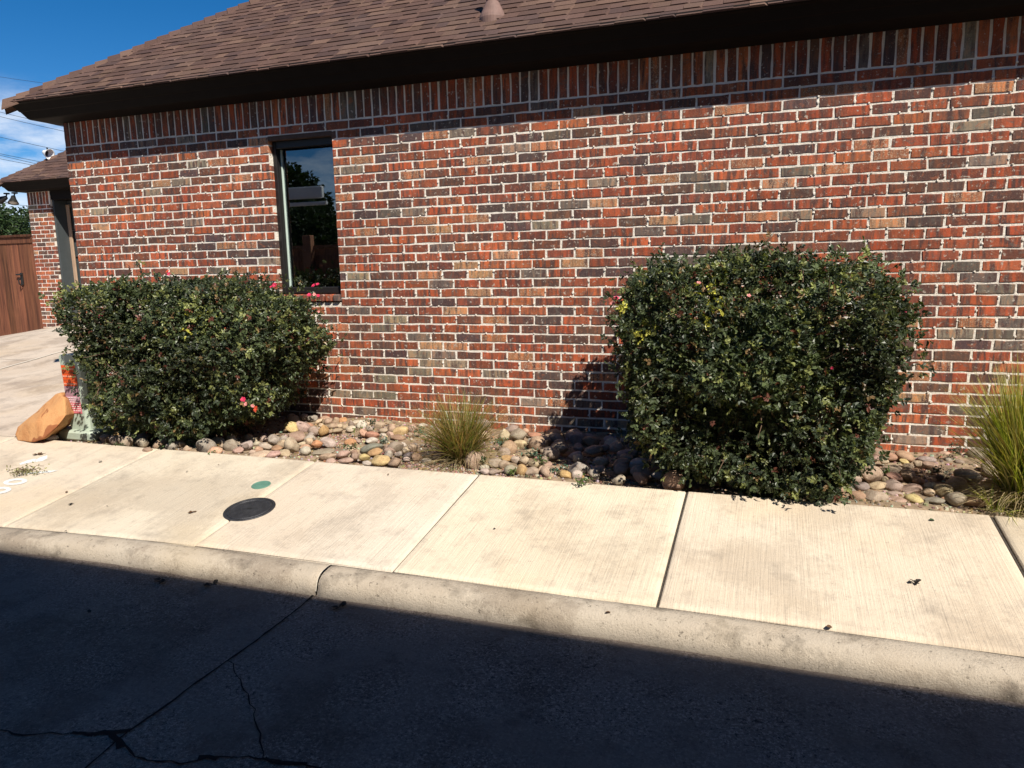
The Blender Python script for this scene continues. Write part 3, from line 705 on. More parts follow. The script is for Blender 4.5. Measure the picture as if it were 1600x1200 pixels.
mb = MB(); mb.bbox((-26, FYN - .02, ftop - .05), (NX0 - .2, FYN + .03, ftop), .004, (.9, .9, .9)); mb.bbox((-26, FYN - .024, ftop - .30), (NX0 - .2, FYN + .02, ftop - .2), .004, (.8, .8, .8)); mb.build('rail', CEDAR2, fn)
pp = refl(487, 368, FYN)
for i in range(-3, 4):
    x = float(pp[0]) + i * 2.4
    if x < NX0 - .3: m = MB(); m.bbox((x - .09, FYN, -.32), (x + .09, FYN + .14, float(pp[2])), .01, (1.1, 1.1, 1.1)); m.build('post', CEDAR2, fn)
# added white beams beyond the fence: the two pale bars mirrored in the glass
ca, cb, cc, cd = refl(440, 291, -9.5), refl(505, 309, -9.5), refl(440, 315, -9.5), refl(511, 320, -9.5)
cp = empty('added_beams', ((ca[0] + cb[0]) / 2, -9.5, -.3)); tag(cp, 'two added white beams on posts beyond the cedar fence across the alley', 'added_beams')
xa, xb = min(ca[0], cb[0]), max(ca[0], cb[0])
mb = MB(); mb.bbox((xa - 2, -9.62, min(ca[2], cb[2])), (xb, -9.5, max(ca[2], cb[2]) - .05), .02); mb.build('beam', WHITE, cp)
mb = MB(); mb.bbox((xa - 2, -9.56, min(cc[2], cd[2])), (xb + .12, -9.48, min(cc[2], cd[2]) + .08), .01); mb.build('beam', WHITE, cp)
for x in (xa - 1.8, xa - .5):
    m = MB(); m.bbox((x, -9.56, -.32), (x + .1, -9.50, min(cc[2], cd[2]) - .003), .006); m.build('post', WHITE, cp)

# ================================================================== PLANTS
def field(seed, lo=2.0, hi=9.0, n=10):
    r = np.random.RandomState(seed); Kv = r.normal(size=(n, 3)); Kv /= np.linalg.norm(Kv, axis=1)[:, None]; Kv *= r.uniform(lo, hi, n)[:, None]
    ph = r.uniform(0, 6.28, n); am = 1 / np.linalg.norm(Kv, axis=1) ** .5; am /= am.sum() ** 1
    return lambda p: (np.sin(p @ Kv.T + ph) * am).sum(1) * 2.2
def leaf_quads(P, D, U, Ls, Ws, fold=.25, curl=.15):
    """two quads per leaf: P base (n,3), D direction, U normal"""
    Sd = np.cross(D, U); Sd /= np.linalg.norm(Sd, axis=1)[:, None] + 1e-9; Ls = Ls[:, None]; Ws = Ws[:, None]
    b = P; tip = P + D * Ls - U * Ls * curl
    def e(t, s): return P + D * Ls * t + Sd * Ws * s + U * Ws * fold
    V = np.stack([b, e(.3, -.5), e(.72, -.42), tip, e(.72, .42), e(.3, .5)], 1).reshape(-1, 3)
    i = np.arange(len(P))[:, None] * 6
    return V, np.concatenate([i + [0, 1, 2, 3], i + [3, 4, 5, 0]], 1).reshape(-1, 4)
def unit(a): return a / (np.linalg.norm(a, axis=1)[:, None] + 1e-9)

def shrub(name, label, c, hx, hy, z0, z1, nspray, seed, spots, taper, leafL=.028, lean=0, lumps=.085, front_left=None, bumps=()):
    r = np.random.RandomState(seed); root = empty(name, (c[0], c[1], 0)); tag(root, label, 'shrub', 'clipped rose shrubs in the rock bed')
    f1 = field(seed, 3, 8); f2 = field(seed + 1, 9, 24); f3 = field(seed + 2, 3, 8); f4 = field(seed + 7, 4, 14)
    cz = (z0 + z1) / 2; hz = (z1 - z0) / 2; h = np.array([hx, hy, hz])
    n = nspray; d = unit(r.normal(size=(n, 3)) * np.array([1, 1, 1]) ); 
    # thin out the side facing the wall
    keep = (d[:, 1] < .6) | (r.uniform(size=n) < .6); d = d[keep]; n = len(d)
    # superellipsoid surface, boxy like a clipped hedge
    q = d / np.maximum(1e-6, (np.abs(d[:, :1]) ** 6 + np.abs(d[:, 1:2]) ** 6 + np.abs(d[:, 2:]) ** 6) ** (1 / 6))
    rad = 1 - .03 + lumps * f1(q * 1.6 * h) * .8 + .10 * f2(q * h)
    dep = r.exponential(.055, n); dep = np.where(r.uniform(size=n) < .27, r.uniform(0, .6, n), dep)
    hole = f3(q * h * 1.3) ; dep = dep + np.clip(hole - .27, 0, 1) * .8 * np.clip((q[:, 2] + .75) * 2, 0, 1)           # dark pockets
    out = r.uniform(size=n) < .06; dep = np.where(out, -r.uniform(.02, .11, n), dep)
    P = q * (rad - dep)[:, None]
    tz = (P[:, 2] + 1) / 2
    tp = taper[0] + (1 - taper[0]) * np.clip(tz / taper[1], 0, 1) ** .7
    P[:, 0] *= tp; P[:, 1] *= .82 * np.where(P[:, 1] < 0, .86 + .14 * tp, 1) / .82
    P = P * h + np.array([c[0], c[1], cz]); P[:, 0] += lean * (P[:, 2] - cz)
    for (bx, by, bz, br, ba) in bumps:                                        # bulges and hollows seen in the photo
        dd = np.linalg.norm(P - np.array([bx, by, bz]), axis=1); w = np.exp(-(dd / br) ** 2)[:, None]
        P += ba * w * unit(P - np.array([c[0], c[1], cz]))
    if front_left is not None: P[:, 0] = np.where(P[:, 1] < -.62, np.maximum(P[:, 0], front_left - .45 * np.clip(P[:, 2] - .5, 0, 1) + .05 * f2(P)), P[:, 0])
    P[:, 1] = np.minimum(P[:, 1], -.035)
    P[:, 2] = np.maximum(P[:, 2], .01 + r.uniform(0, .05, n)); P[:, 2] = np.where((P[:, 2] > z1 - .12) & (r.uniform(size=n) < .035), P[:, 2] + r.uniform(.0, .09, n), P[:, 2])
    N = unit((P - np.array([c[0], c[1], cz])) / h ** 1.2 + r.normal(size=(n, 3)) * .35)
    # sprays of five leaflets along a short twig
    T = unit(N + r.normal(size=(n, 3)) * .75 + np.array([0, 0, .25])); U = unit(N + np.array([0, 0, .9]) + r.normal(size=(n, 3)) * .55)
    U = unit(U - T * (U * T).sum(1)[:, None]); B = np.cross(T, U)
    Vs = []; Fs = []; Cs = []; off = 0; sc = r.uniform(.72, 1.25, n)
    base = np.array([.058, .076, .032]); lt = np.array([.150, .165, .055]); old = np.array([.032, .044, .024]); red = np.array([.11, .040, .026]); yel = np.array([.42, .40, .07]); br_ = np.array([.17, .11, .05])
    m = r.uniform(size=n); col = np.where(m[:, None] < .52, base, np.where(m[:, None] < .80, old, np.where(m[:, None] < .945, lt, np.where(m[:, None] < .968, red, br_))))
    col = col * np.clip(1.12 + .42 * f4(P), .62, 1.7)[:, None]
    outer = np.clip(1 - np.clip(dep, 0, .3) / .12, 0, 1)[:, None]
    for (sx_, sy_, sz_, sr_, kind) in spots:
        dd = np.linalg.norm((P - np.array([sx_, sy_, sz_])) * np.array([1, .22, 1]), axis=1); hit = (dd < sr_ * r.uniform(.5, 1.35, n)) & (r.uniform(size=n) < .48)
        col = np.where(hit[:, None], {'y': yel, 'l': lt * 1.5, 'r': red * 1.2}[kind], col)
    for (a, s_, k) in ((0, 0, 1.), (.0, 1, .9), (.0, -1, .9), (-.55, 1, .8), (-.55, -1, .8)):
        ln = leafL * sc * k * r.uniform(.85, 1.15, n)
        D = unit(T * (1 if s_ == 0 else .35) + B * s_ * .95 + r.normal(size=(n, 3)) * .18); UU = unit(U + r.normal(size=(n, 3)) * .35)
        p = P + T * (leafL * sc * (1.0 + a))[:, None] * .8
        if s_ != 0: p = p - T * (leafL * sc * .25)[:, None]
        V, Fq = leaf_quads(p, D, UU, ln, ln * .66); Vs.append(V); Fs.append(Fq + off); off += len(V)
        cc = np.clip(col * r.uniform(.7, 1.35, n)[:, None], 0, 1); Cs.append(np.repeat(np.concatenate([cc, np.ones((n, 1))], 1), 2, 0))
    arr_mesh('foliage', np.concatenate(Vs), np.concatenate(Fs), np.concatenate(Cs), LEAF, root)
    # woody stems
    mb = MB()
    for k in range(46):
        i = r.randint(n); a = np.array([c[0] + r.uniform(-.5, .5) * hx * .9, c[1] + r.uniform(-.3, .35) * hy, -.03]); b = P[i] * .96 + np.array([c[0], c[1], cz]) * .04
        mid = (a + b) / 2 + r.normal(size=3) * .06 + (0, 0, .04); q1 = (a + mid) / 2 + r.normal(size=3) * .02
        mb.tube([a, q1, mid, (mid + b) / 2 + r.normal(size=3) * .025, b], [.012, .009, .007, .004, .002], 5, caps=False)
    for k in range(520):
        i = r.randint(n); b = P[i]; mb.tube([b - N[i] * .14, b - N[i] * .05 + r.normal(size=3) * .02, b + T[i] * .04], [.0026, .002, .0012], 4, caps=False)
    for k in range(26):                                                             # long whips standing out of the clipped top
        i = r.randint(n)
        if P[i, 2] > z1 - .2 and P[i, 1] < c[1] + .3: mb.tube([P[i], P[i] + N[i] * .05, P[i] + N[i] * .09 + (0, 0, .03)], [.0022, .0018, .001], 4, caps=False)
    mb.build('stem', BARK, root)
    return root
def rose(root, p, col, r_, seed, open_=1.0):
    r = np.random.RandomState(seed); mb = MB(); p = np.asarray(p, float); ax = unit(np.array([[.2 + r.normal() * .3, -.8, .5 + r.normal() * .3]]))[0]
    e1 = np.cross(ax, (0, 0, 1.)); e1 /= np.linalg.norm(e1); e2 = np.cross(ax, e1)
    for ring, (k, rr, up) in enumerate(((6, 1.0, .25), (5, .72, .5), (4, .42, .75))):
        for i in range(k):
            a = 6.283 * i / k + ring * .6 + r.uniform(-.2, .2); u = math.cos(a) * e1 + math.sin(a) * e2; w = -math.sin(a) * e1 + math.cos(a) * e2
            L_ = r_ * rr * r.uniform(.85, 1.15); q = r.uniform(.8, 1.2)
            v = [p, p + u * L_ * .45 - w * L_ * .32 + ax * up * L_ * .5, p + u * L_ - w * L_ * .34 + ax * up * L_ * .9, p + u * L_ * 1.12 + ax * up * L_ * .75, p + u * L_ + w * L_ * .34 + ax * up * L_ * .9, p + u * L_ * .45 + w * L_ * .32 + ax * up * L_ * .5]
            mb.add(v, [(0, 1, 2, 3), (0, 3, 4, 5)], tuple(min(1, x * q) for x in col))
    mb.tube([p, p - ax * .03 - np.array([0, 0, .02])], [.002, .0015], 4, (.05, .08, .02))
    mb.build('rose_flower', PETAL, root)
PINK = (.62, .035, .10); MAG = (.42, .02, .07); REDO = (.66, .08, .035); PALE = (.70, .26, .24)

s1 = shrub('rose_shrub', 'wide clipped rose shrub between the utility pedestal and the window', (-2.755, -.70), .955, .60, .07, 1.10, 23500, 104,
           [(-2.2, -1.1, .93, .10, 'l'), (-2.25, -1.2, .85, .08, 'y'), (-3.4, -1.0, 1.0, .12, 'l'), (-1.75, -1.2, .2, .06, 'y')], (.60, .60), .0245, front_left=-3.13, lumps=.055)
def place(px, py, y): return on_y(px, py, y)
k = 0
for px, py, y, c_, rr in ((262, 424, -.75, REDO, .022), (264, 428, -.8, PINK, .02), (429, 445, -1.02, PINK, .026), (424, 448, -1.04, PINK, .02), (490, 446, -.85, PINK, .024), (496, 444, -.86, PINK, .018), (483, 461, -.9, PINK, .024), (491, 460, -.9, PALE, .018), (497, 462, -.88, PINK, .018),
                          (92, 478, -.75, MAG, .026), (95, 468, -.75, MAG, .02), (157, 493, -1.0, MAG, .03), (162, 487, -1.0, PINK, .022), (380, 624, -1.27, PINK, .028), (384, 631, -1.27, PALE, .02), (400, 639, -1.27, REDO, .034), (395, 634, -1.28, PALE, .02), (219, 577, -1.28, REDO, .012), (498, 487, -.95, PALE, .014), (92, 452, -.7, MAG, .014)):
    k += 1; rose(s1, place(px, py, y), c_, rr * .55, 400 + k)
B2 = lambda px, py, y=-1.15: tuple(on_y(px, py, y))
s2 = shrub('rose_shrub', 'taller clipped rose shrub with yellowing leaves between the two grass clumps', (1.235, -.70), .72, .60, .0, 1.165, 23500, 206,
           [B2(1120, 428) + (.06, 'y'), B2(1105, 450) + (.05, 'y'), B2(1115, 482) + (.055, 'y'), B2(1098, 498) + (.04, 'y'), B2(1005, 520) + (.045, 'y'), B2(1018, 514) + (.03, 'y'), B2(968, 487) + (.045, 'y'), B2(1200, 420) + (.08, 'l'), B2(1180, 405) + (.05, 'l')], (.68, .58), .0245,
           lumps=.07, bumps=[B2(1290, 530) + (.13, -.13), B2(1060, 490) + (.15, -.08), B2(1190, 385, -.8) + (.12, .06)])
for px, py, y, c_, rr in ((963, 466, -.95, PINK, .026), (957, 474, -.95, PALE, .022), (966, 472, -.97, REDO, .022), (1373, 423, -.95, REDO, .022), (1370, 427, -.95, PINK, .018), (1092, 442, -1.2, PALE, .018), (1170, 462, -1.2, PALE, .016), (1012, 424, -1.1, REDO, .014), (1300, 575, -1.22, MAG, .012), (1415, 486, -.95, MAG, .012)):
    k += 1; rose(s2, place(px, py, y), c_, rr * .55, 400 + k)
# tall sucker above the second shrub
mb = MB(); a, b, c3 = B2(1205, 398, -.8), B2(1196, 378, -.8), B2(1190, 366, -.8)
mb.tube([a, b, c3], [.003, .0025, .0015], 5, caps=False); mb.tube([b, B2(1210, 368, -.8)], [.002, .001], 4, caps=False); mb.build('stem', BARK, s2)

def clump(name, label, c, nb, hgt, spread, seed, cols, lean=(0, 0), wid=.0038, upright=.6, group='ornamental grasses in the rock bed'):
    r = np.random.RandomState(seed); root = empty(name, c); tag(root, label, 'grass', group); Vs = []; Fs = []; Cs = []; off = 0; SEG = 6
    for k in range(nb):
        a = r.uniform(0, 6.283); rb = spread * .22 * math.sqrt(r.uniform()); b = np.array([c[0] + rb * math.cos(a), c[1] + rb * math.sin(a), c[2]])
        a2 = a + r.normal() * .7; out = spread * r.uniform(.05, 1.0) ** upright * .9; hh = hgt * r.uniform(.45, 1.0) * (1 - .28 * out / spread); droop = r.uniform(0, .35) * out
        if k % 7 == 0: hh *= .35; out = spread * r.uniform(.4, .85); droop = hh * .8
        dv = np.array([math.cos(a2), math.sin(a2), 0]); sd = np.array([-dv[1], dv[0], 0]) * .8 + r.normal(size=3) * .3; sd /= np.linalg.norm(sd); w = wid * r.uniform(.6, 1.3)
        cl = np.array(cols[r.choice(len(cols))] if k % 7 else (.34, .27, .16)) * r.uniform(.7, 1.3); pts = []
        for i in range(SEG + 1):
            t = i / SEG; p = b + dv * out * t ** 1.7 + np.array([lean[0], lean[1], 0]) * t * t + np.array([0, 0, hh * (t - .0) - droop * t ** 3]); ww = w * (1 - t ** 2.2) + .0004
            pts += [p - sd * ww / 2, p + sd * ww / 2]
        V = np.array(pts); V[:, 1] = np.minimum(V[:, 1], -.02)
        Vs.append(V); Fs.append(np.array([[2 * i, 2 * i + 1, 2 * i + 3, 2 * i + 2] for i in range(SEG)]) + off); off += len(V)
        Cs.append(np.array([list(np.clip(cl * (1 if i < 3 else 1.1) + (np.array([.06, .035, 0]) * (i / SEG) ** 2), 0, 1)) + [1] for i in range(SEG)]))
    arr_mesh('blades', np.concatenate(Vs), np.concatenate(Fs), np.concatenate(Cs), GRASSM, root); return root
GC = [(.085, .13, .022), (.13, .17, .03), (.20, .20, .045), (.22, .13, .05), (.06, .10, .02), (.28, .23, .11)]
g1 = on_z(722, 718, 0)
clump('ornamental_grass', 'small bushy green and bronze grass clump near the sidewalk between the two shrubs', (g1[0], g1[1], -.02), 1500, .56, .38, 51, GC + [(.26, .13, .05), (.32, .20, .09), (.36, .26, .13)], wid=.0036, upright=.55)
GC2 = [(.12, .16, .02), (.22, .25, .03), (.34, .34, .06), (.42, .38, .16), (.08, .12, .02), (.33, .29, .12), (.22, .15, .05)]
g2 = on_z(1592, 790, 0)
clump('ornamental_grass', 'tall upright yellow-green grass clump right of the taller shrub by the wall', (g2[0] + .04, g2[1] + .07, -.02), 2400, .82, .38, 52, GC2, lean=(0, .02), wid=.0058, upright=.8)

def weed(label, p, n, size, seed, col=(.05, .085, .035), flat=.5, name='weed', group='small weeds among the stones'):
    r = np.random.RandomState(seed); p = np.asarray(p, float); root = empty(name, p); tag(root, label, 'weed', group); mb = MB()
    P = []; 
    for k in range(max(3, n // 9)):
        a = r.uniform(0, 6.283); e = p + np.array([math.cos(a) * size * r.uniform(.2, 1), math.sin(a) * size * r.uniform(.2, .8), size * r.uniform(.1, 1) * (1 - flat)]) ; m_ = (p + e) / 2 + (0, 0, size * .15)
        mb.tube([p, m_, e], [.002, .0015, .001], 4, caps=False)
        for j in range(9): P.append(p + (e - p) * r.uniform(.2, 1) + r.normal(size=3) * size * .13)
    P = np.array(P); P[:, 2] = np.maximum(P[:, 2], p[2] + .002); P[:, 1] = np.minimum(P[:, 1], -.01); nn_ = len(P)
    V, Fq = leaf_quads(P, unit(r.normal(size=(nn_, 3)) + (0, 0, .2)), unit(r.normal(size=(nn_, 3)) * .6 + (0, 0, 1)), r.uniform(.012, .024, nn_), r.uniform(.006, .011, nn_))
    C = np.repeat(np.concatenate([np.clip(np.array(col) * r.uniform(.6, 1.6, nn_)[:, None], 0, 1), np.ones((nn_, 1))], 1), 2, 0)
    arr_mesh('leaves', V, Fq, C, LEAF, root); mb.build('stem', BARK, root); return root
BLG = (.07, .13, .09)
for i, (px, py, z, n, s_, c_, lab) in enumerate([
    (578, 664, .03, 60, .085, (.05, .07, .04), 'dark leafy weed against the brick wall above white stones'),
    (560, 672, .02, 30, .05, (.10, .15, .03), 'bright green sprig at the edge of the gravel patch'),
    (600, 692, .02, 50, .07, BLG, 'blue-green weed beside the flat green stone'),
    (655, 676, .03, 70, .08, BLG, 'blue-green weed just left of the small grass clump'),
    (668, 690, .02, 60, .08, (.10, .13, .05), 'feathery weed in front left of the small grass clump'),
    (548, 700, .01, 30, .06, (.08, .11, .04), 'flat weed beside the small orange stone'),
    (783, 694, .03, 90, .085, BLG, 'blue-green weed at the right foot of the small grass clump'),
    (756, 722, .02, 40, .05, (.06, .09, .035), 'small weed between two big tan stones at the walk edge'),
    (832, 712, .03, 70, .075, BLG, 'blue-green weed where the taller shrub shadow begins'),
    (800, 738, .01, 40, .05, (.09, .14, .03), 'green sprout spilling onto the sidewalk beside a gold stone'),
    (845, 722, .02, 40, .06, (.09, .13, .04), 'weed behind the tan stones near the shadow edge'),
    (872, 736, .02, 60, .07, BLG, 'weed in shade left of the taller shrub'),
    (912, 755, .01, 60, .08, (.08, .13, .035), 'low green weed reaching over the sidewalk below the shadow'),
    (1360, 722, .03, 60, .08, (.07, .12, .04), 'green weed at the right foot of the taller shrub'),
    (1385, 738, .02, 30, .05, (.08, .13, .04), 'tiny weed between pink and tan stones'),
    (1500, 710, .03, 60, .10, (.03, .06, .03), 'dark green weed in shade near the wall left of the tall grass'),
    (1465, 738, .02, 30, .07, (.04, .07, .03), 'dark weed in shade behind the white stone'),
    (250, 700, -.01, 60, .07, (.05, .08, .03), 'leafy weed under the wide shrub at the walk edge'),
    (330, 712, -.02, 50, .06, (.09, .15, .04), 'bright weed leaves lying over the sidewalk below the wide shrub'),
    (185, 697, -.01, 40, .05, (.05, .08, .03), 'small weed beside the pedestal base under the wide shrub')]):
    weed(lab, on_z(px, py, z), n, s_, 700 + i, c_)
weed('straggly grey-green weed clippings lying on the painted kerb number', (lambda q: (q[0], q[1], walk_z(q[1]) + .01))(on_z(45, 736, -.06)), 150, .16, 790, (.22, .21, .10), .97, 'weed_clippings', 'loose clippings')
clump('grass_tuft', 'short green grass tuft left of the tall grass clump at the walk edge', tuple(on_z(1555, 792, 0) - (0, 0, .01)), 60, .17, .16, 57, GC2, wid=.004)
clump('grass_tuft', 'few grass blades spilling over the sidewalk below the tall clump', tuple(on_z(1570, 803, -.01)), 34, .05, .17, 58, GC2, lean=(0, -.05), wid=.004)

# ================================================================== STONES
CK = dict(tan=(.42, .32, .21), taupe=(.34, .265, .215), grey=(.30, .28, .26), cream=(.58, .46, .30), peach=(.56, .33, .20), pinktan=(.46, .30, .23), orange=(.55, .22, .06), yellow=(.62, .48, .17),
          rust=(.38, .16, .08), gold=(.50, .30, .08), dark=(.085, .07, .065), brown=(.26, .165, .115), pale=(.52, .47, .40), greytan=(.40, .34, .26), pink=(.48, .31, .26), sage=(.27, .28, .19),
          white=(.66, .61, .52), red=(.42, .13, .08), green=(.13, .19, .14), brownrust=(.33, .19, .12), greybrown=(.26, .215, .18), slate=(.16, .16, .165), rustbrown=(.35, .20, .11), paleyellow=(.60, .50, .27), rustpink=(.42, .21, .15), rusttan=(.44, .25, .12))
CN = dict(tan='tan', taupe='taupe', grey='grey', cream='cream', peach='peach', pinktan='pinkish', orange='orange', yellow='yellow', rust='rust-red', gold='golden', dark='dark', brown='brown', pale='pale', greytan='grey-tan',
          pink='pink', sage='sage-green', white='white', red='brick-red', green='green', brownrust='russet', greybrown='grey-brown', slate='slate-grey', rustbrown='rusty brown', paleyellow='pale yellow', rustpink='rusty pink', rusttan='rusty tan')
A_ = '700,120,170,90,-20,tan 855,105,120,110,30,taupe 965,120,120,100,0,grey 1055,165,150,70,35,cream 1150,110,130,60,0,peach 1190,160,130,100,30,pinktan 1290,160,80,90,45,tan 1385,160,120,90,-30,orange 685,245,200,140,-10,yellow 830,240,190,130,-30,taupe 1085,220,80,50,0,cream 920,215,90,60,0,rust 975,300,150,140,40,taupe 1120,290,105,145,0,gold 1250,225,150,75,5,tan 1350,235,80,50,-20,cream 1425,240,90,80,0,tan 1510,225,90,120,0,dark 1200,300,80,60,0,tan 1310,290,140,70,15,tan 740,375,270,120,-8,brown 420,420,140,140,30,grey 550,430,120,110,20,grey 935,405,150,80,15,pale 1015,480,140,100,30,orange 1185,455,210,120,-20,pale 1495,460,150,110,0,orange 690,500,160,200,25,greytan 810,480,110,70,0,cream 860,535,120,90,0,peach 310,505,150,90,-15,pale 190,470,100,50,0,pale 220,560,120,80,-20,peach 470,535,160,70,0,rust 225,625,260,80,8,cream 420,620,190,100,10,pink 575,610,150,100,-20,tan 130,590,80,70,0,pink 40,520,130,100,0,dark 1180,650,210,85,8,tan 1130,590,290,60,5,sage 1400,620,200,110,20,pink 1230,720,130,60,0,pink 1420,710,200,80,0,pink 1560,650,100,110,30,brown'
B_ = '230,210,120,130,0,white 315,215,90,90,0,cream 470,215,170,90,0,tan 520,290,130,80,0,tan 640,270,140,130,40,tan 770,300,200,130,15,yellow 940,270,110,110,0,pink 1070,220,110,60,0,white 380,350,170,90,-5,red 520,355,90,50,0,pale 250,330,90,120,30,peach 360,435,140,80,5,white 370,530,290,110,12,green 720,395,190,90,-8,brownrust 540,440,110,90,0,sage 700,510,190,130,10,greybrown 800,490,80,60,0,white 580,525,100,80,0,brown 940,530,110,110,0,tan 430,590,200,80,10,gold 600,620,110,110,40,pale 265,660,130,90,0,yellow 490,700,230,130,-5,yellow 295,745,110,80,0,pale 680,735,190,120,15,brown 840,570,90,90,-20,cream 730,620,120,70,0,grey 885,635,140,80,15,slate 850,690,110,40,0,pale 990,665,150,110,-15,rustbrown 1135,715,130,80,0,pale 1290,670,130,120,0,tan'
C_ = '290,395,180,180,25,pinktan 380,470,90,60,0,pale 385,510,110,50,0,pale 495,425,130,115,0,taupe 490,515,120,50,0,greybrown 590,440,100,90,0,tan 620,380,110,50,-10,gold 710,385,90,70,0,pale 790,400,100,90,0,cream 660,500,120,110,0,sage 770,500,120,130,-20,gold 900,430,130,80,10,tan 875,520,130,90,0,taupe 1050,530,150,110,-30,tan 980,500,60,90,0,cream 1235,550,120,90,-30,gold 1350,550,100,110,0,pale 730,130,170,120,0,greybrown 810,90,70,60,0,peach 755,225,130,85,5,paleyellow 645,235,80,100,0,rust 590,130,90,120,0,cream 885,210,120,110,0,white 900,130,120,60,0,red 1010,390,80,80,0,taupe 1030,445,110,60,10,pinktan'
D_ = '540,510,320,210,-30,taupe 860,490,250,210,0,tan 1180,410,250,150,0,tan 1050,440,120,120,0,brown 1380,490,170,190,0,tan 1200,525,200,90,-15,rustpink 820,310,130,80,0,white 910,250,120,90,0,pink 1050,290,130,60,0,cream 1130,220,180,120,0,rust 1370,220,230,120,-15,rustbrown 1340,300,130,80,-20,yellow 1400,370,140,90,0,tan 330,640,160,120,0,pink 545,710,160,90,-15,slate 720,670,190,130,0,slate 510,650,100,60,0,tan 950,650,220,120,10,tan 1180,650,240,160,5,taupe 1210,770,200,90,0,greybrown 1340,650,130,90,0,cream 1450,710,230,130,15,pink 330,780,280,140,-10,rust 660,800,250,140,0,rustbrown 940,810,270,170,0,taupe 1240,860,240,90,0,pinktan 1060,570,90,110,0,tan 1540,430,180,80,0,rust 1560,580,140,120,0,rust 820,765,90,60,0,tan'
E_ = '85,870,210,120,-10,yellow 310,675,150,80,0,white 265,775,120,110,0,cream 330,880,220,90,0,slate 465,745,200,200,0,paleyellow 640,860,220,180,-15,taupe 900,880,340,110,5,rusttan 130,380,150,80,0,tan 310,400,200,70,-10,brown 250,320,180,60,0,grey 470,250,120,60,0,pink 620,250,110,60,0,pale 360,470,110,60,0,brown 540,330,100,60,0,grey 680,360,130,60,0,taupe 420,560,90,50,0,brown 800,780,120,60,0,pinktan'
F_ = '530,270,90,90,20,taupe 640,260,80,60,0,grey 780,300,70,80,0,brown 1110,250,100,90,0,tan 1030,325,60,50,0,tan 1260,345,100,70,0,peach 1280,270,110,80,0,grey 1520,300,110,80,0,grey 1390,235,90,70,0,tan 1000,240,80,60,0,grey 1180,300,70,60,0,taupe 1450,340,90,50,0,pink 900,310,80,70,0,grey 440,250,90,80,0,grey 350,240,80,70,0,brown 1350,300,80,60,0,taupe 700,340,70,50,0,brown'
rocks = []
for txt, ox, oy, sc_ in ((A_, 380, 640, 8.889), (B_, 540, 640, 8.889), (C_, 700, 660, 6.667), (D_, 1270, 690, 9.412), (E_, 1420, 680, 8.572), (F_, 100, 640, 5.333)):
    for it in txt.split():
        a = it.split(','); rocks.append((ox + float(a[0]) / sc_, oy + float(a[1]) / sc_, float(a[2]) / sc_, float(a[3]) / sc_, float(a[4]), a[5]))
def stone_mesh(seed):
    bpy_v = []; r = np.random.RandomState(seed)
    me = bpy.data.meshes.new('river_stone'); import bmesh
    bm = bmesh.new(); bmesh.ops.create_icosphere(bm, subdivisions=3, radius=1.0)
    P = np.array([v.co[:] for v in bm.verts]); f = field(seed, .8, 2.2, 7); g_ = field(seed + 50, 3, 6, 6)
    # a few flat worn facets, then rounding
    for k in range(8):
        n_ = r.normal(size=3); n_ /= np.linalg.norm(n_); c_ = r.uniform(.60, .86); dd = P @ n_ - c_; P -= np.clip(dd, 0, None)[:, None] * n_ * .85
    P *= (1 + .10 * f(P) + .018 * g_(P))[:, None]
    for v, p in zip(bm.verts, P): v.co = p
    bm.to_mesh(me); bm.free(); me.polygons.foreach_set('use_smooth', np.ones(len(me.polygons), bool)); me.materials.append(ROCKM); return me
SM = [stone_mesh(900 + i) for i in range(14)]
placed = []
def put_stone(c, a, b, dpt, ang, key, r):
    placed.append(dict(c=np.array(c, float), a=a, b=b, d=dpt, ang=ang, key=key, m=r.randint(len(SM)), yaw=r.uniform(-.35, .35), k=r.uniform(.88, 1.12, 3)))
r = np.random.RandomState(66)
for px, py, w, h_, ang, key in rocks:
    p = on_z(px, py, .02); s_ = depth(p) / F_PX; a = max(.018, w * s_ / 2 * 1.25); b = max(.018, h_ * s_ / 2 * 1.2)
    p = on_z(px, py, -.02 + b * .62); put_stone(p, a, b, (a * .62 + b * .5), ang, key, r)
def clear_of(x, y, rad, k=.82):
    for q in placed:
        if (q['c'][0] - x) ** 2 + (q['c'][1] - y) ** 2 < (k * (rad + (q['a'] + q['d']) / 2)) ** 2: return False
    return True
keys = ['taupe', 'grey', 'tan', 'brown', 'greybrown', 'pinktan', 'greytan', 'pale', 'rustbrown', 'slate', 'cream']
# shaded stretches: in front of and left of the taller shrub, below the wide shrub, behind the photographed ones
for zone, n, (xa, xb, ya, yb) in (('t', 54, (-.28, 1.75, -1.14, -.10)), ('w', 22, (-3.2, -1.55, -1.14, -.75)), ('m', 12, (-1.95, -.75, -1.12, -.06)), ('g', 7, (-.75, -.1, -.55, -.06)), ('r', 22, (1.7, 2.9, -.75, -.06))):
    tries = 0; got = 0
    while got < n and tries < 3000:
        tries += 1; x = r.uniform(xa, xb); y = r.uniform(ya, yb); a = r.uniform(.042, .078) if zone != 'm' else r.uniform(.022, .05)
        if zone == 't' and x > .55 and y > -.75: continue
        if zone == 'm' and (x - on_z(530, 682, 0)[0]) ** 2 + (y - on_z(530, 682, 0)[1]) ** 2 < .15 ** 2: continue
        if (x - g1[0]) ** 2 + (y - g1[1]) ** 2 < .13 ** 2 or (x - g2[0]) ** 2 + (y - g2[1]) ** 2 < .2 ** 2: continue
        if x < -3.2 and y < -.85: continue
        if clear_of(x, y, a, .80):
            b = a * r.uniform(.55, .85); put_stone((x, y, -.02 + b * .6), a, b, a * r.uniform(.65, .9), r.uniform(-18, 18), keys[r.randint(len(keys))], r); got += 1
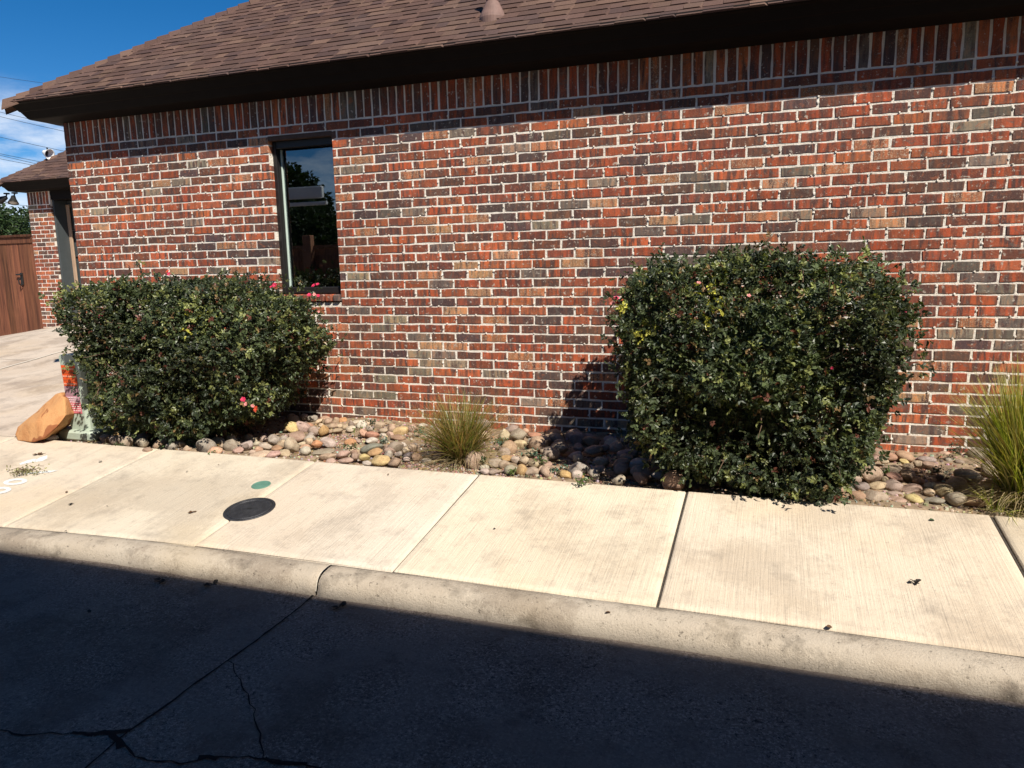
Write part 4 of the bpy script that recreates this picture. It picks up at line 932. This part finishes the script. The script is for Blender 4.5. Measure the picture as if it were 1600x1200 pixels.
# descriptions: colour, size, shape and where it lies
def zone_of(x, y):
    back = y > -.42; front = y < -.93
    if x < -1.75: base = 'under wide shrub'
    elif x < -.72: base = 'between wide shrub and small grass'
    elif x < .05: base = 'right of small grass' if x > g1[0] else 'at foot of small grass'
    elif x < 1.62: base = 'in shade of taller shrub'
    else: base = 'between taller shrub and tall grass'
    return base + (' by wall' if back else ' near sidewalk' if front else '')
ORD = ['leftmost', 'second from left', 'third from left', 'fourth from left', 'fifth from left', 'sixth from left', 'seventh from left', 'eighth from left', 'ninth from left']
groups = {}
for q in placed:
    sz = 'large' if q['a'] > .085 else 'small' if q['a'] < .045 else 'medium'
    shp = 'long' if q['a'] / q['b'] > 2.0 else 'round' if q['a'] / q['b'] < 1.25 else 'oval'
    q['desc'] = (sz, CN[q['key']], shp, zone_of(q['c'][0], q['c'][1])); q['px'] = proj(q['c'])[0]; groups.setdefault(q['desc'], []).append(q)
for d_, l_ in groups.items():
    l_.sort(key=lambda q: q['px'])
    for i, q in enumerate(l_):
        sz, cn, sh_, zn = d_; t = f"{sz} {cn} {sh_} stone {zn}"
        if len(l_) > 1: t += ', ' + ('rightmost' if i == len(l_) - 1 else ORD[min(i, 8)])
        q['label'] = t.replace('medium ', 'middling ')
for q in placed:
    o = bpy.data.objects.new('river_stone', SM[q['m']]); COL.objects.link(o); o.location = q['c']
    o.rotation_euler = (r.uniform(-.2, .2), -math.radians(q['ang']), q['yaw']); o.scale = (q['a'], q['d'], q['b'])
    c_ = (np.array(CK[q['key']]) * .60 + np.array([.38, .31, .235]) * .40) * 1.14 * q['k'].mean() * (1 + (q['k'] - 1) * .4); o.color = tuple(np.clip(c_, 0, 1)) + (1,)
    tag(o, q['label'], 'stone', 'river stones in the planting bed')
# gravel and mulch between them
r = np.random.RandomState(5); mb = MB(); GC_ = [(.44, .37, .29), (.32, .24, .17), (.20, .14, .09), (.55, .48, .40), (.28, .16, .10), (.12, .09, .065), (.38, .26, .16)]
def pebble(x, y, s):
    a = r.uniform(0, 6.28); z = bed_z(x, y); c_ = GC_[r.randint(len(GC_))]; V = []
    for k in range(5): V.append((x + math.cos(a + k * 1.257) * s * r.uniform(.7, 1.1), y + math.sin(a + k * 1.257) * s * .75 * r.uniform(.7, 1.1), z - .004))
    for k in range(5): V.append((x + math.cos(a + k * 1.257) * s * .7, y + math.sin(a + k * 1.257) * s * .5, z + s * r.uniform(.45, .8)))
    mb.add(V, [(5, 6, 7, 8, 9)] + [(k, (k + 1) % 5, 5 + (k + 1) % 5, 5 + k) for k in range(5)], tuple(v * r.uniform(.7, 1.2) for v in c_))
for k in range(8500): pebble(r.uniform(-4.1, 2.95), r.uniform(-1.19, -.03), r.uniform(.005, .014))
gp = on_z(530, 682, 0)
for k in range(650): pebble(gp[0] + r.normal() * .09, gp[1] + r.normal() * .09, r.uniform(.007, .013))
for k in range(1500): pebble(r.uniform(-1.1, -.1), r.uniform(-1.19, -.95), r.uniform(.005, .012))
tag(mb.build('gravel', GRAVEL), 'fine tan gravel and bark chips between the river stones', 'gravel', kind='stuff')

# ------------------------------------------------------------------ boulder and pedestal
def on_walk(px, py, lift=0):
    d = ray(px, py); t = (-(CAM[2] - (CAM[1] + 1.2) * SL)) / (d[2] - d[1] * SL); p = CAM + d * t; p[2] += lift; return p
def W_(px, py, y): return on_y(px, py, y)
mb = MB(); yf, yb = -1.30, -.95
front = [W_(22, 680, -1.25), W_(27, 690, -1.27), W_(52, 692, -1.30), W_(66, 687, -1.30), W_(88, 668, -1.25), W_(103, 649, -1.18), W_(101, 622, -1.10), W_(94, 613, -1.05), W_(87, 615, -1.05), W_(60, 640, -1.14), W_(27, 667, -1.22)]
for p in (front[1], front[2], front[3]): p[2] = max(p[2], walk_z(-1.27))
mid_ = np.mean(front, 0) + np.array([.0, -.055, -.0])
back_ = [p + np.array([-.16, .27, -.02 - .10 * max(0, p[2])]) for p in front]
n_ = len(front); V = front + [mid_] + back_ + [np.mean(back_, 0)]
F_ = [(i, (i + 1) % n_, n_) for i in range(n_)] + [(i, n_ + 1 + i, n_ + 1 + (i + 1) % n_, (i + 1) % n_) for i in range(n_)] + [(n_ + 1 + i, 2 * n_ + 1, n_ + 1 + (i + 1) % n_) for i in range(n_)]
mb.add(V, F_)
t = NT('sandstone'); o_ = t.obj(); n1 = t.noise(o_, 4.5, 5, .6, 1.2); n2 = t.noise(o_, 60, 4, .7)
c_ = t.mix(t.rng(n1, .45, .62), (.52, .27, .115), (.44, .20, .08)); c_ = t.mix(t.rng(t.noise(o_, 5.5, 3, .5, .5), .545, .57, 0, .85), c_, (.24, .075, .03)); c_ = t.mix(t.rng(n2, .5, .75, 0, .25), c_, (.30, .12, .04))
bo = mb.build('boulder', t.fin(c_, .85, t.bump(n2, .5, .01), .2), loc=tuple(np.mean(front, 0) * [1, 1, 0]))
md = bo.modifiers.new('subsurf', 'SUBSURF'); md.levels = md.render_levels = 4; md.subdivision_type = 'CATMULL_CLARK'
import bmesh
bm = bmesh.new(); bm.from_mesh(bo.data); cl = bm.edges.layers.float.get('crease_edge') or bm.edges.layers.float.new('crease_edge')
for e in bm.edges: e[cl] = .8
bmesh.ops.recalc_face_normals(bm, faces=bm.faces); bm.to_mesh(bo.data); bm.free()
tx = bpy.data.textures.new('boulder_tex', 'CLOUDS'); tx.noise_scale = .11; dm = bo.modifiers.new('disp', 'DISPLACE'); dm.texture = tx; dm.strength = .014
tag(bo, 'big orange sandstone boulder at the sidewalk corner beside the pedestal', 'boulder')

PB = on_z(118, 677, -.0); px0, py0 = float(PB[0]), float(PB[1]) + .05
ped = empty('utility_pedestal', (px0, py0, 0)); tag(ped, 'pale green utility pedestal with orange and pink warning sticker beside the boulder', 'utility box')
PG = mat_simple('pedestal_green', (.40, .46, .38), .55, .1, 14)
ztop = float(on_y(92, 553, py0 - .05)[2]); xl_t = float(on_y(88, 556, py0 - .1)[0]); xl_b = float(on_y(108, 668, py0 - .1)[0])
mb = MB(); mb.bbox((xl_b - .06, py0 - .15, -.03), (xl_b + .27, py0 + .15, .045), .015); mb.build('base', PG, ped)
mb = MB(); wt, wb = .25, .19
V = []; lv = [(0.03, xl_b, wb), (ztop * .55, xl_b + (xl_t - xl_b) * .52, (wt + wb) / 2), (ztop - .05, xl_t + .006, wt - .012), (ztop - .045, xl_t, wt), (ztop - .015, xl_t, wt), (ztop, xl_t + .012, wt - .024)]
for z, x, w in lv:
    e = .022
    for sx_, sy_ in ((e, 0), (w - e, 0), (w, e), (w, w * .85 - e), (w - e, w * .85), (e, w * .85), (0, w * .85 - e), (0, e)): V.append((x + sx_, py0 - .1 + sy_, z))
mb.add(V, [(k * 8 + i, k * 8 + (i + 1) % 8, k * 8 + 8 + (i + 1) % 8, k * 8 + 8 + i) for k in range(len(lv) - 1) for i in range(8)] + [tuple(range((len(lv) - 1) * 8, len(lv) * 8))]); mb.build('housing', PG, ped)
STK = mat_attr('sticker', .5, .15, 60, .02)
def stk(mb, u0, u1, z0, z1, col, lift=.003):
    X = lambda u, z: np.interp(z, [.03, ztop * .55, ztop - .05], [xl_b, lv[1][1], xl_t + .006]) + u
    mb.add([(X(u0, z0), py0 - .1 - lift, z0), (X(u1, z0), py0 - .1 - lift, z0), (X(u1, z1), py0 - .1 - lift, z1), (X(u0, z1), py0 - .1 - lift, z1)], [(0, 1, 2, 3)], col)
mb = MB(); za, zb, zc = ztop - .075, ztop * .62, .17
stk(mb, .028, .165, zb, za, (.75, .10, .02)); stk(mb, .028, .165, zc, zb - .002, (.55, .30, .36))
stk(mb, .028, .165, zb - .07, zb - .002, (.38, .22, .25), .0045); stk(mb, .028, .165, zc, zc + .085, (.62, .16, .20), .0045)
rr = np.random.RandomState(3)
for k in range(5):
    z = za - .02 - k * .028; u = .036
    while u < .155:
        w = rr.uniform(.006, .014); stk(mb, u, u + w, z - .012, z, (.40, .09, .03) if k % 2 else (.78, .42, .28), .006); u += w + .005
z = zb - .085
while z > zc + .01:
    u = .034
    while u < .158:
        w = rr.uniform(.008, .03); stk(mb, u, min(.16, u + w), z - .006, z, (.85, .78, .78), .006); u += w + .006
    z -= .016
mb.build('warning_sticker', STK, ped)
# pale rock and long grey stone at its foot
for (px, py, w, h_, ang, key, lab) in ((95, 672, 24, 21, 0, 'paleyellow', 'pale yellow stone between the orange boulder and the green pedestal'), (81, 684, 27, 11, 12, 'grey', 'long flat grey stone in front of the orange boulder')):
    p = on_z(px, py, .0); s_ = depth(p) / F_PX; o = bpy.data.objects.new('river_stone', SM[3]); COL.objects.link(o); p = on_z(px, py, h_ * s_ * .4 - .01); p[1] -= 0 if key == 'grey' else 0; o.location = p; o.scale = (w * s_ / 2, w * s_ / 2.6, h_ * s_ / 2); o.rotation_euler = (0, -math.radians(ang), .1)
    o.color = CK[key] + (1,); tag(o, lab, 'stone', 'river stones in the planting bed')

# ------------------------------------------------------------------ things set in or lying on the sidewalk
tilt = math.atan(SL)
mh = on_walk(390, 796); mc = empty('manhole_cover', tuple(mh)); mc.rotation_euler = (tilt, 0, 0); tag(mc, 'round dark iron meter cover set in the sidewalk joint', 'manhole cover')
mb = MB(); mb.lathe([(.117, -.03), (.138, -.03), (.138, .003), (.135, .0055), (.124, .0055), (.122, .001), (.117, .001)], (0, 0, 0), 48); mb.build('rim', METAL, smooth=False).parent = mc
mb = MB(); mb.lathe([(.118, -.02), (.118, .004), (.115, .0065), (.104, .0065), (.102, .0045), (.0001, .0045)], (0, 0, 0), 48)
for i in range(-6, 7):
    for j in range(-6, 7):
        if 9 < i * i + j * j < 36 and (i + j) % 2 == 0: mb.bbox((i * .0145 - .004, j * .0145 - .004, .004), (i * .0145 + .004, j * .0145 + .004, .0058), .0008)
lid = mb.build('lid', METAL); lid.parent = mc
mb = MB(); mb.bbox((-.014, -.007, .0048), (.014, .007, .0056), .0005); kh = mb.build('key_hole', BLACKM); kh.parent = lid
vc = on_walk(408, 758); v2 = MB(); v2.lathe([(.0555, -.02), (.0555, .002), (.053, .004), (.047, .004), (.045, .0028), (.0001, .0028)], (0, 0, 0), 40); o = v2.build('valve_cover', GREENP); o.location = tuple(vc); o.rotation_euler = (tilt, 0, 0)
tag(o, 'small round green plastic valve cover beside the iron meter cover', 'valve cover')
# painted kerb number
mb = MB()
def ringpx(cx, cy, rx, ry, th, w1, w2, a0=0, a1=6.2832, n=30):
    V = []
    for i in range(n + 1):
        a = a0 + (a1 - a0) * i / n
        for (qx, qy) in ((rx, ry), (rx - w1, ry - w2)):
            X = qx * math.cos(a); Y = qy * math.sin(a); c_, s_ = math.cos(th), math.sin(th); V.append(on_walk(cx + X * c_ - Y * s_, cy + X * s_ + Y * c_, .003))
    mb.add(V, [(2 * i, 2 * i + 1, 2 * i + 3, 2 * i + 2) for i in range(n)])
ringpx(24, 753.3, 19, 5.0, -.10, 8, 3.0); ringpx(-1, 767, 19, 5.2, -.12, 8, 3.0)
def polypx(l): mb.add([on_walk(x, y, .003) for x, y in l], [tuple(range(len(l)))])
polypx([(32, 741), (46, 738.5), (70, 736.2), (92, 735.4), (78, 739), (56, 740.4), (40, 742)])
polypx([(55, 719), (64, 714.8), (74, 712), (74, 717), (66, 721), (56, 722.5)])
polypx([(30, 725), (44, 719.5), (56, 717), (56, 722), (44, 724), (32, 727)])
structure(mb, 'painted_number', mat_simple('worn_white_paint', (.66, .66, .64), .8, .2, 60))
# fallen leaves, twigs
DC = {'brown': (.13, .075, .04), 'green': (.04, .07, .03), 'dark': (.03, .025, .02), 'rusty': (.30, .10, .05)}
def litter(lab, px, py, s_, key, twig, seed, road=False, name='fallen_leaf', cat='leaf', grp='bits fallen on the pavement'):
    r = np.random.RandomState(seed)
    if road: p = on_z(px, py, -.255); p[2] = road_z(p[1], p[0]) + .007
    else: p = on_walk(px, py, .004)
    root_loc = tuple(p); m = MB(); c_ = DC[key]
    if twig:
        a = r.uniform(0, 3.14); d_ = np.array([math.cos(a), math.sin(a), 0]); pts = [p + d_ * s_ * t + np.array([r.uniform(-.1, .1) * s_, r.uniform(-.1, .1) * s_, .004]) for t in (-1, -.3, .4, 1)]
        m.tube(pts, [.0015, .0022, .002, .001], 5, c_); m.tube([pts[1], pts[1] + np.array([-d_[1], d_[0], .3]) * s_ * .5], [.0015, .0008], 4, c_)
    for k in range(1 if not twig else 3):
        a = r.uniform(0, 6.28); b = p + r.uniform(-.5, .5, 3) * s_ * (1 if twig else .3) * np.array([1, 1, 0])
        D = np.array([math.cos(a), math.sin(a), r.uniform(.0, .2)]); Sd = np.array([-math.sin(a), math.cos(a), 0]); V = [b]
        for t, w in ((.25, .35), (.6, .42), (.85, .2)): V.append(b + D * s_ * t + Sd * s_ * w * r.uniform(.7, 1.2) + (0, 0, r.uniform(.001, .25) * s_))
        V.append(b + D * s_ * 1.05 + (0, 0, .1 * s_))
        for t, w in ((.85, .2), (.6, .42), (.25, .35)): V.append(b + D * s_ * t - Sd * s_ * w * r.uniform(.7, 1.2) + (0, 0, r.uniform(.001, .25) * s_))
        m.add(V, [(0, 1, 2, 3, 4), (0, 4, 5, 6, 7)], c_)
    tag(m.build(name, DEBRIS, loc=root_loc), lab, cat, grp)
for i, (lab, px, py, s_, key, tw, rd) in enumerate([
    ('dark green leaf on the sidewalk below the stones near the tall grass', 1459, 814, .026, 'green', 0, 0), ('curled dry twig in the middle of the large right sidewalk panel', 1428, 911, .024, 'dark', 1, 0),
    ('brown leaf on the curb joint right of centre', 1299, 981, .022, 'brown', 0, 0), ('rusty brown leaf on the curb edge near the middle', 953, 957, .022, 'brown', 0, 0), ('small dark pebble-like leaf on the middle sidewalk panel', 774, 827, .014, 'dark', 0, 0),
    ('small brown leaf on the walk below the yellow stones', 606, 743, .014, 'brown', 0, 0), ('dark leaf on the walk in front of the wide shrub', 158, 721, .028, 'dark', 0, 0), ('tiny leaf on the walk below the wide shrub', 293, 737, .016, 'dark', 0, 0),
    ('tiny brown leaf below the first weeds on the walk', 340, 727, .012, 'brown', 0, 0), ('dark twig on the second panel from the left', 111, 789, .016, 'dark', 1, 0), ('dark speck of leaf at the left curb joint', 101, 832, .014, 'dark', 0, 0),
    ('small dark leaf left of the iron cover', 167, 791, .012, 'dark', 0, 0), ('thin brown twig near the painted number', 62, 711, .034, 'brown', 1, 0), ('thin brown leaf on the walk right of the painted number', 102, 771, .018, 'brown', 0, 0),
    ('pale dry twigs left of the iron cover', 300, 802, .022, 'brown', 1, 0), ('broken leafy twig on the road below the curb', 531, 953, .034, 'dark', 1, 1), ('small twig on the road below the left curb', 330, 918, .03, 'dark', 1, 1),
    ('dark leaf on the road beside the leafy twig', 371, 921, .02, 'dark', 0, 1), ('long dark twig on the road below the curb at left', 252, 914, .035, 'dark', 1, 1), ('dark leaf scrap on the shaded road at left', 141, 962, .022, 'dark', 0, 1),
    ('dark leaf in the gutter near the right edge', 1455, 1077, .026, 'dark', 0, 1), ('reddish fallen petal on the driveway edge left of the shrub', 99, 545, .012, 'rusty', 0, 0)]):
    litter(lab, px, py, s_, key, tw, 1200 + i, bool(rd))

# ================================================================== TREES, WIRES
def tree(name, label, c, h, rad, seed, nleaf, zc0=.35, leafs=.12, cols=((.03, .055, .02), (.05, .085, .028), (.02, .038, .016)), group=None):
    r = np.random.RandomState(seed); root = empty(name, c); tag(root, label, 'tree', group); c = np.array(c, float); mb = MB()
    mb.tube([c, c + (0.05 * h * .3, 0, h * .25), c + (0, .02 * h, h * .5), c + (.02 * h, 0, h * .75)], [.05 * h * .35, .04 * h * .35, .03 * h * .3, .01 * h], 9)
    cen = []
    for k in range(16):
        a = r.uniform(0, 6.28); el = r.uniform(-.5, 1.2); p = c + np.array([math.cos(a) * rad * .72 * math.cos(el), math.sin(a) * rad * .72 * math.cos(el), h * (zc0 + (1 - zc0) * (.5 + .42 * math.sin(el)))]); cen.append(p)
        b = c + np.array([0, 0, h * r.uniform(.25, .6)]); mb.tube([b, (b + p) / 2 + r.normal(size=3) * rad * .08, p], [.012 * h, .007 * h, .002 * h], 6, caps=False)
    mb.build('trunk', BARK, root)
    n = nleaf; cen = np.array(cen); w = r.randint(len(cen), size=n); d = unit(r.normal(size=(n, 3))); rr_ = rad * r.uniform(.32, .5, len(cen))[w] * r.uniform(.35, 1.08, n) ** .6
    P = cen[w] + d * rr_[:, None] * np.array([1, 1, .8]); D = unit(d + r.normal(size=(n, 3)) * .6 + (0, 0, -.3)); U = unit(r.normal(size=(n, 3)) * .6 + (0, 0, 1)); U = unit(U - D * (U * D).sum(1)[:, None])
    V, Fq = leaf_quads(P, D, U, leafs * r.uniform(.6, 1.3, n), leafs * .5 * r.uniform(.6, 1.3, n)); cc = np.array(cols)[r.randint(len(cols), size=n)] * r.uniform(.7, 1.35, n)[:, None]
    arr_mesh('crown', V, Fq, np.repeat(np.concatenate([np.clip(cc, 0, 1), np.ones((n, 1))], 1), 2, 0), TLEAF, root)
tp = on_y(10, 360, 11.0); th = float(on_y(8, 332, 11.0)[2])
tree('shade_tree', 'bushy green tree rising just behind the cedar gate', (float(tp[0]) - .5, 11.0, 0), th, 1.9, 61, 9000, .3, .13)
tree('shade_tree', 'darker tree farther left behind the cedar gate', (float(tp[0]) - 5, 13.0, 0), th + .4, 2.4, 62, 8000, .3, .14)
tree('shade_tree', 'low dark tree at the far end behind the garage', (-12.5, 15.0, 0), 3.0, 1.8, 63, 6000, .3, .14)
ra = refl(455, 258, -13.5); tree('live_oak', 'dark spreading oak behind the added white beams across the alley', (float(ra[0]) - .9, -13.5, -.3), float(ra[2]) + .3, 1.7, 64, 13000, .3, .15, ((.02, .035, .015), (.03, .05, .02)))
rb = refl(505, 330, -15.5); tree('live_oak', 'smaller oak right of the added white beams across the alley', (float(rb[0]) + 1.2, -15.5, -.3), float(rb[2]) - .1, 2.0, 65, 12000, .2, .15, ((.02, .035, .015), (.03, .05, .02)))
rc = refl(470, 400, -11.5); tree('live_oak', 'young oak directly behind the cedar fence across the alley', (float(rc[0]) - .4, -12.9, -.3), 2.9, 1.9, 67, 9000, .2, .14, ((.02, .035, .015), (.03, .05, .02)))
WIRE = mat_simple('wire_rubber', (.03, .03, .035), .6, .05)
YW = 24.0; ends = []
for i, (x0, y0, x1, y1, lab) in enumerate([(0, 120, 94, 134, 'topmost faint wire crossing the blue sky left of the roof'), (0, 175, 100, 199, 'upper of the close pair of wires just under the eave corner'), (0, 182, 100, 206, 'lower of the close pair of wires just under the eave corner'),
      (0, 214, 102, 237.5, 'single wire crossing the cloud above the garage roof'), (0, 240, 67, 254, 'upper wire of the three sagging onto the garage roof'), (0, 242.5, 60, 257, 'middle wire of the three sagging onto the garage roof'), (0, 248, 53, 258.5, 'lowest wire of the three sagging onto the garage roof'), (0, 317.5, 32, 320.5, 'low wire under the garage eave above the trees')]):
    sl_ = (y1 - y0) / (x1 - x0); a = on_y(-260, y0 - 260 * sl_, YW); b = on_y(330, y0 + 330 * sl_, YW); ends += [a, b]
    pts = [a + (b - a) * t - np.array([0, 0, .35 * 4 * (t - t * t) - .35 * 4 * (.44 - .1936) * 1]) for t in np.linspace(0, 1, 18)]
    m = MB(); m.tube(pts, .011 if i != 0 else .008, 5); tag(m.build('power_line', WIRE), lab, 'wire', 'overhead wires left of the house')
for xx, lab in ((float(np.mean([e[0] for e in ends[::2]])), 'wooden utility pole carrying the wires far left'), (float(np.mean([e[0] for e in ends[1::2]])), 'wooden utility pole hidden behind the brick house')):
    rt = empty('utility_pole', (xx, YW, 0)); tag(rt, lab, 'pole'); m = MB(); m.tube([(xx, YW, -.3), (xx, YW, 5), (xx, YW, 8)], [.17, .14, .11], 12); m.build('mast', BARK, rt)
    m = MB(); m.bbox((xx - .08, YW - 1.1, 7.2), (xx + .08, YW + 1.1, 7.35), .01); m.build('crossarm', BARK, rt)
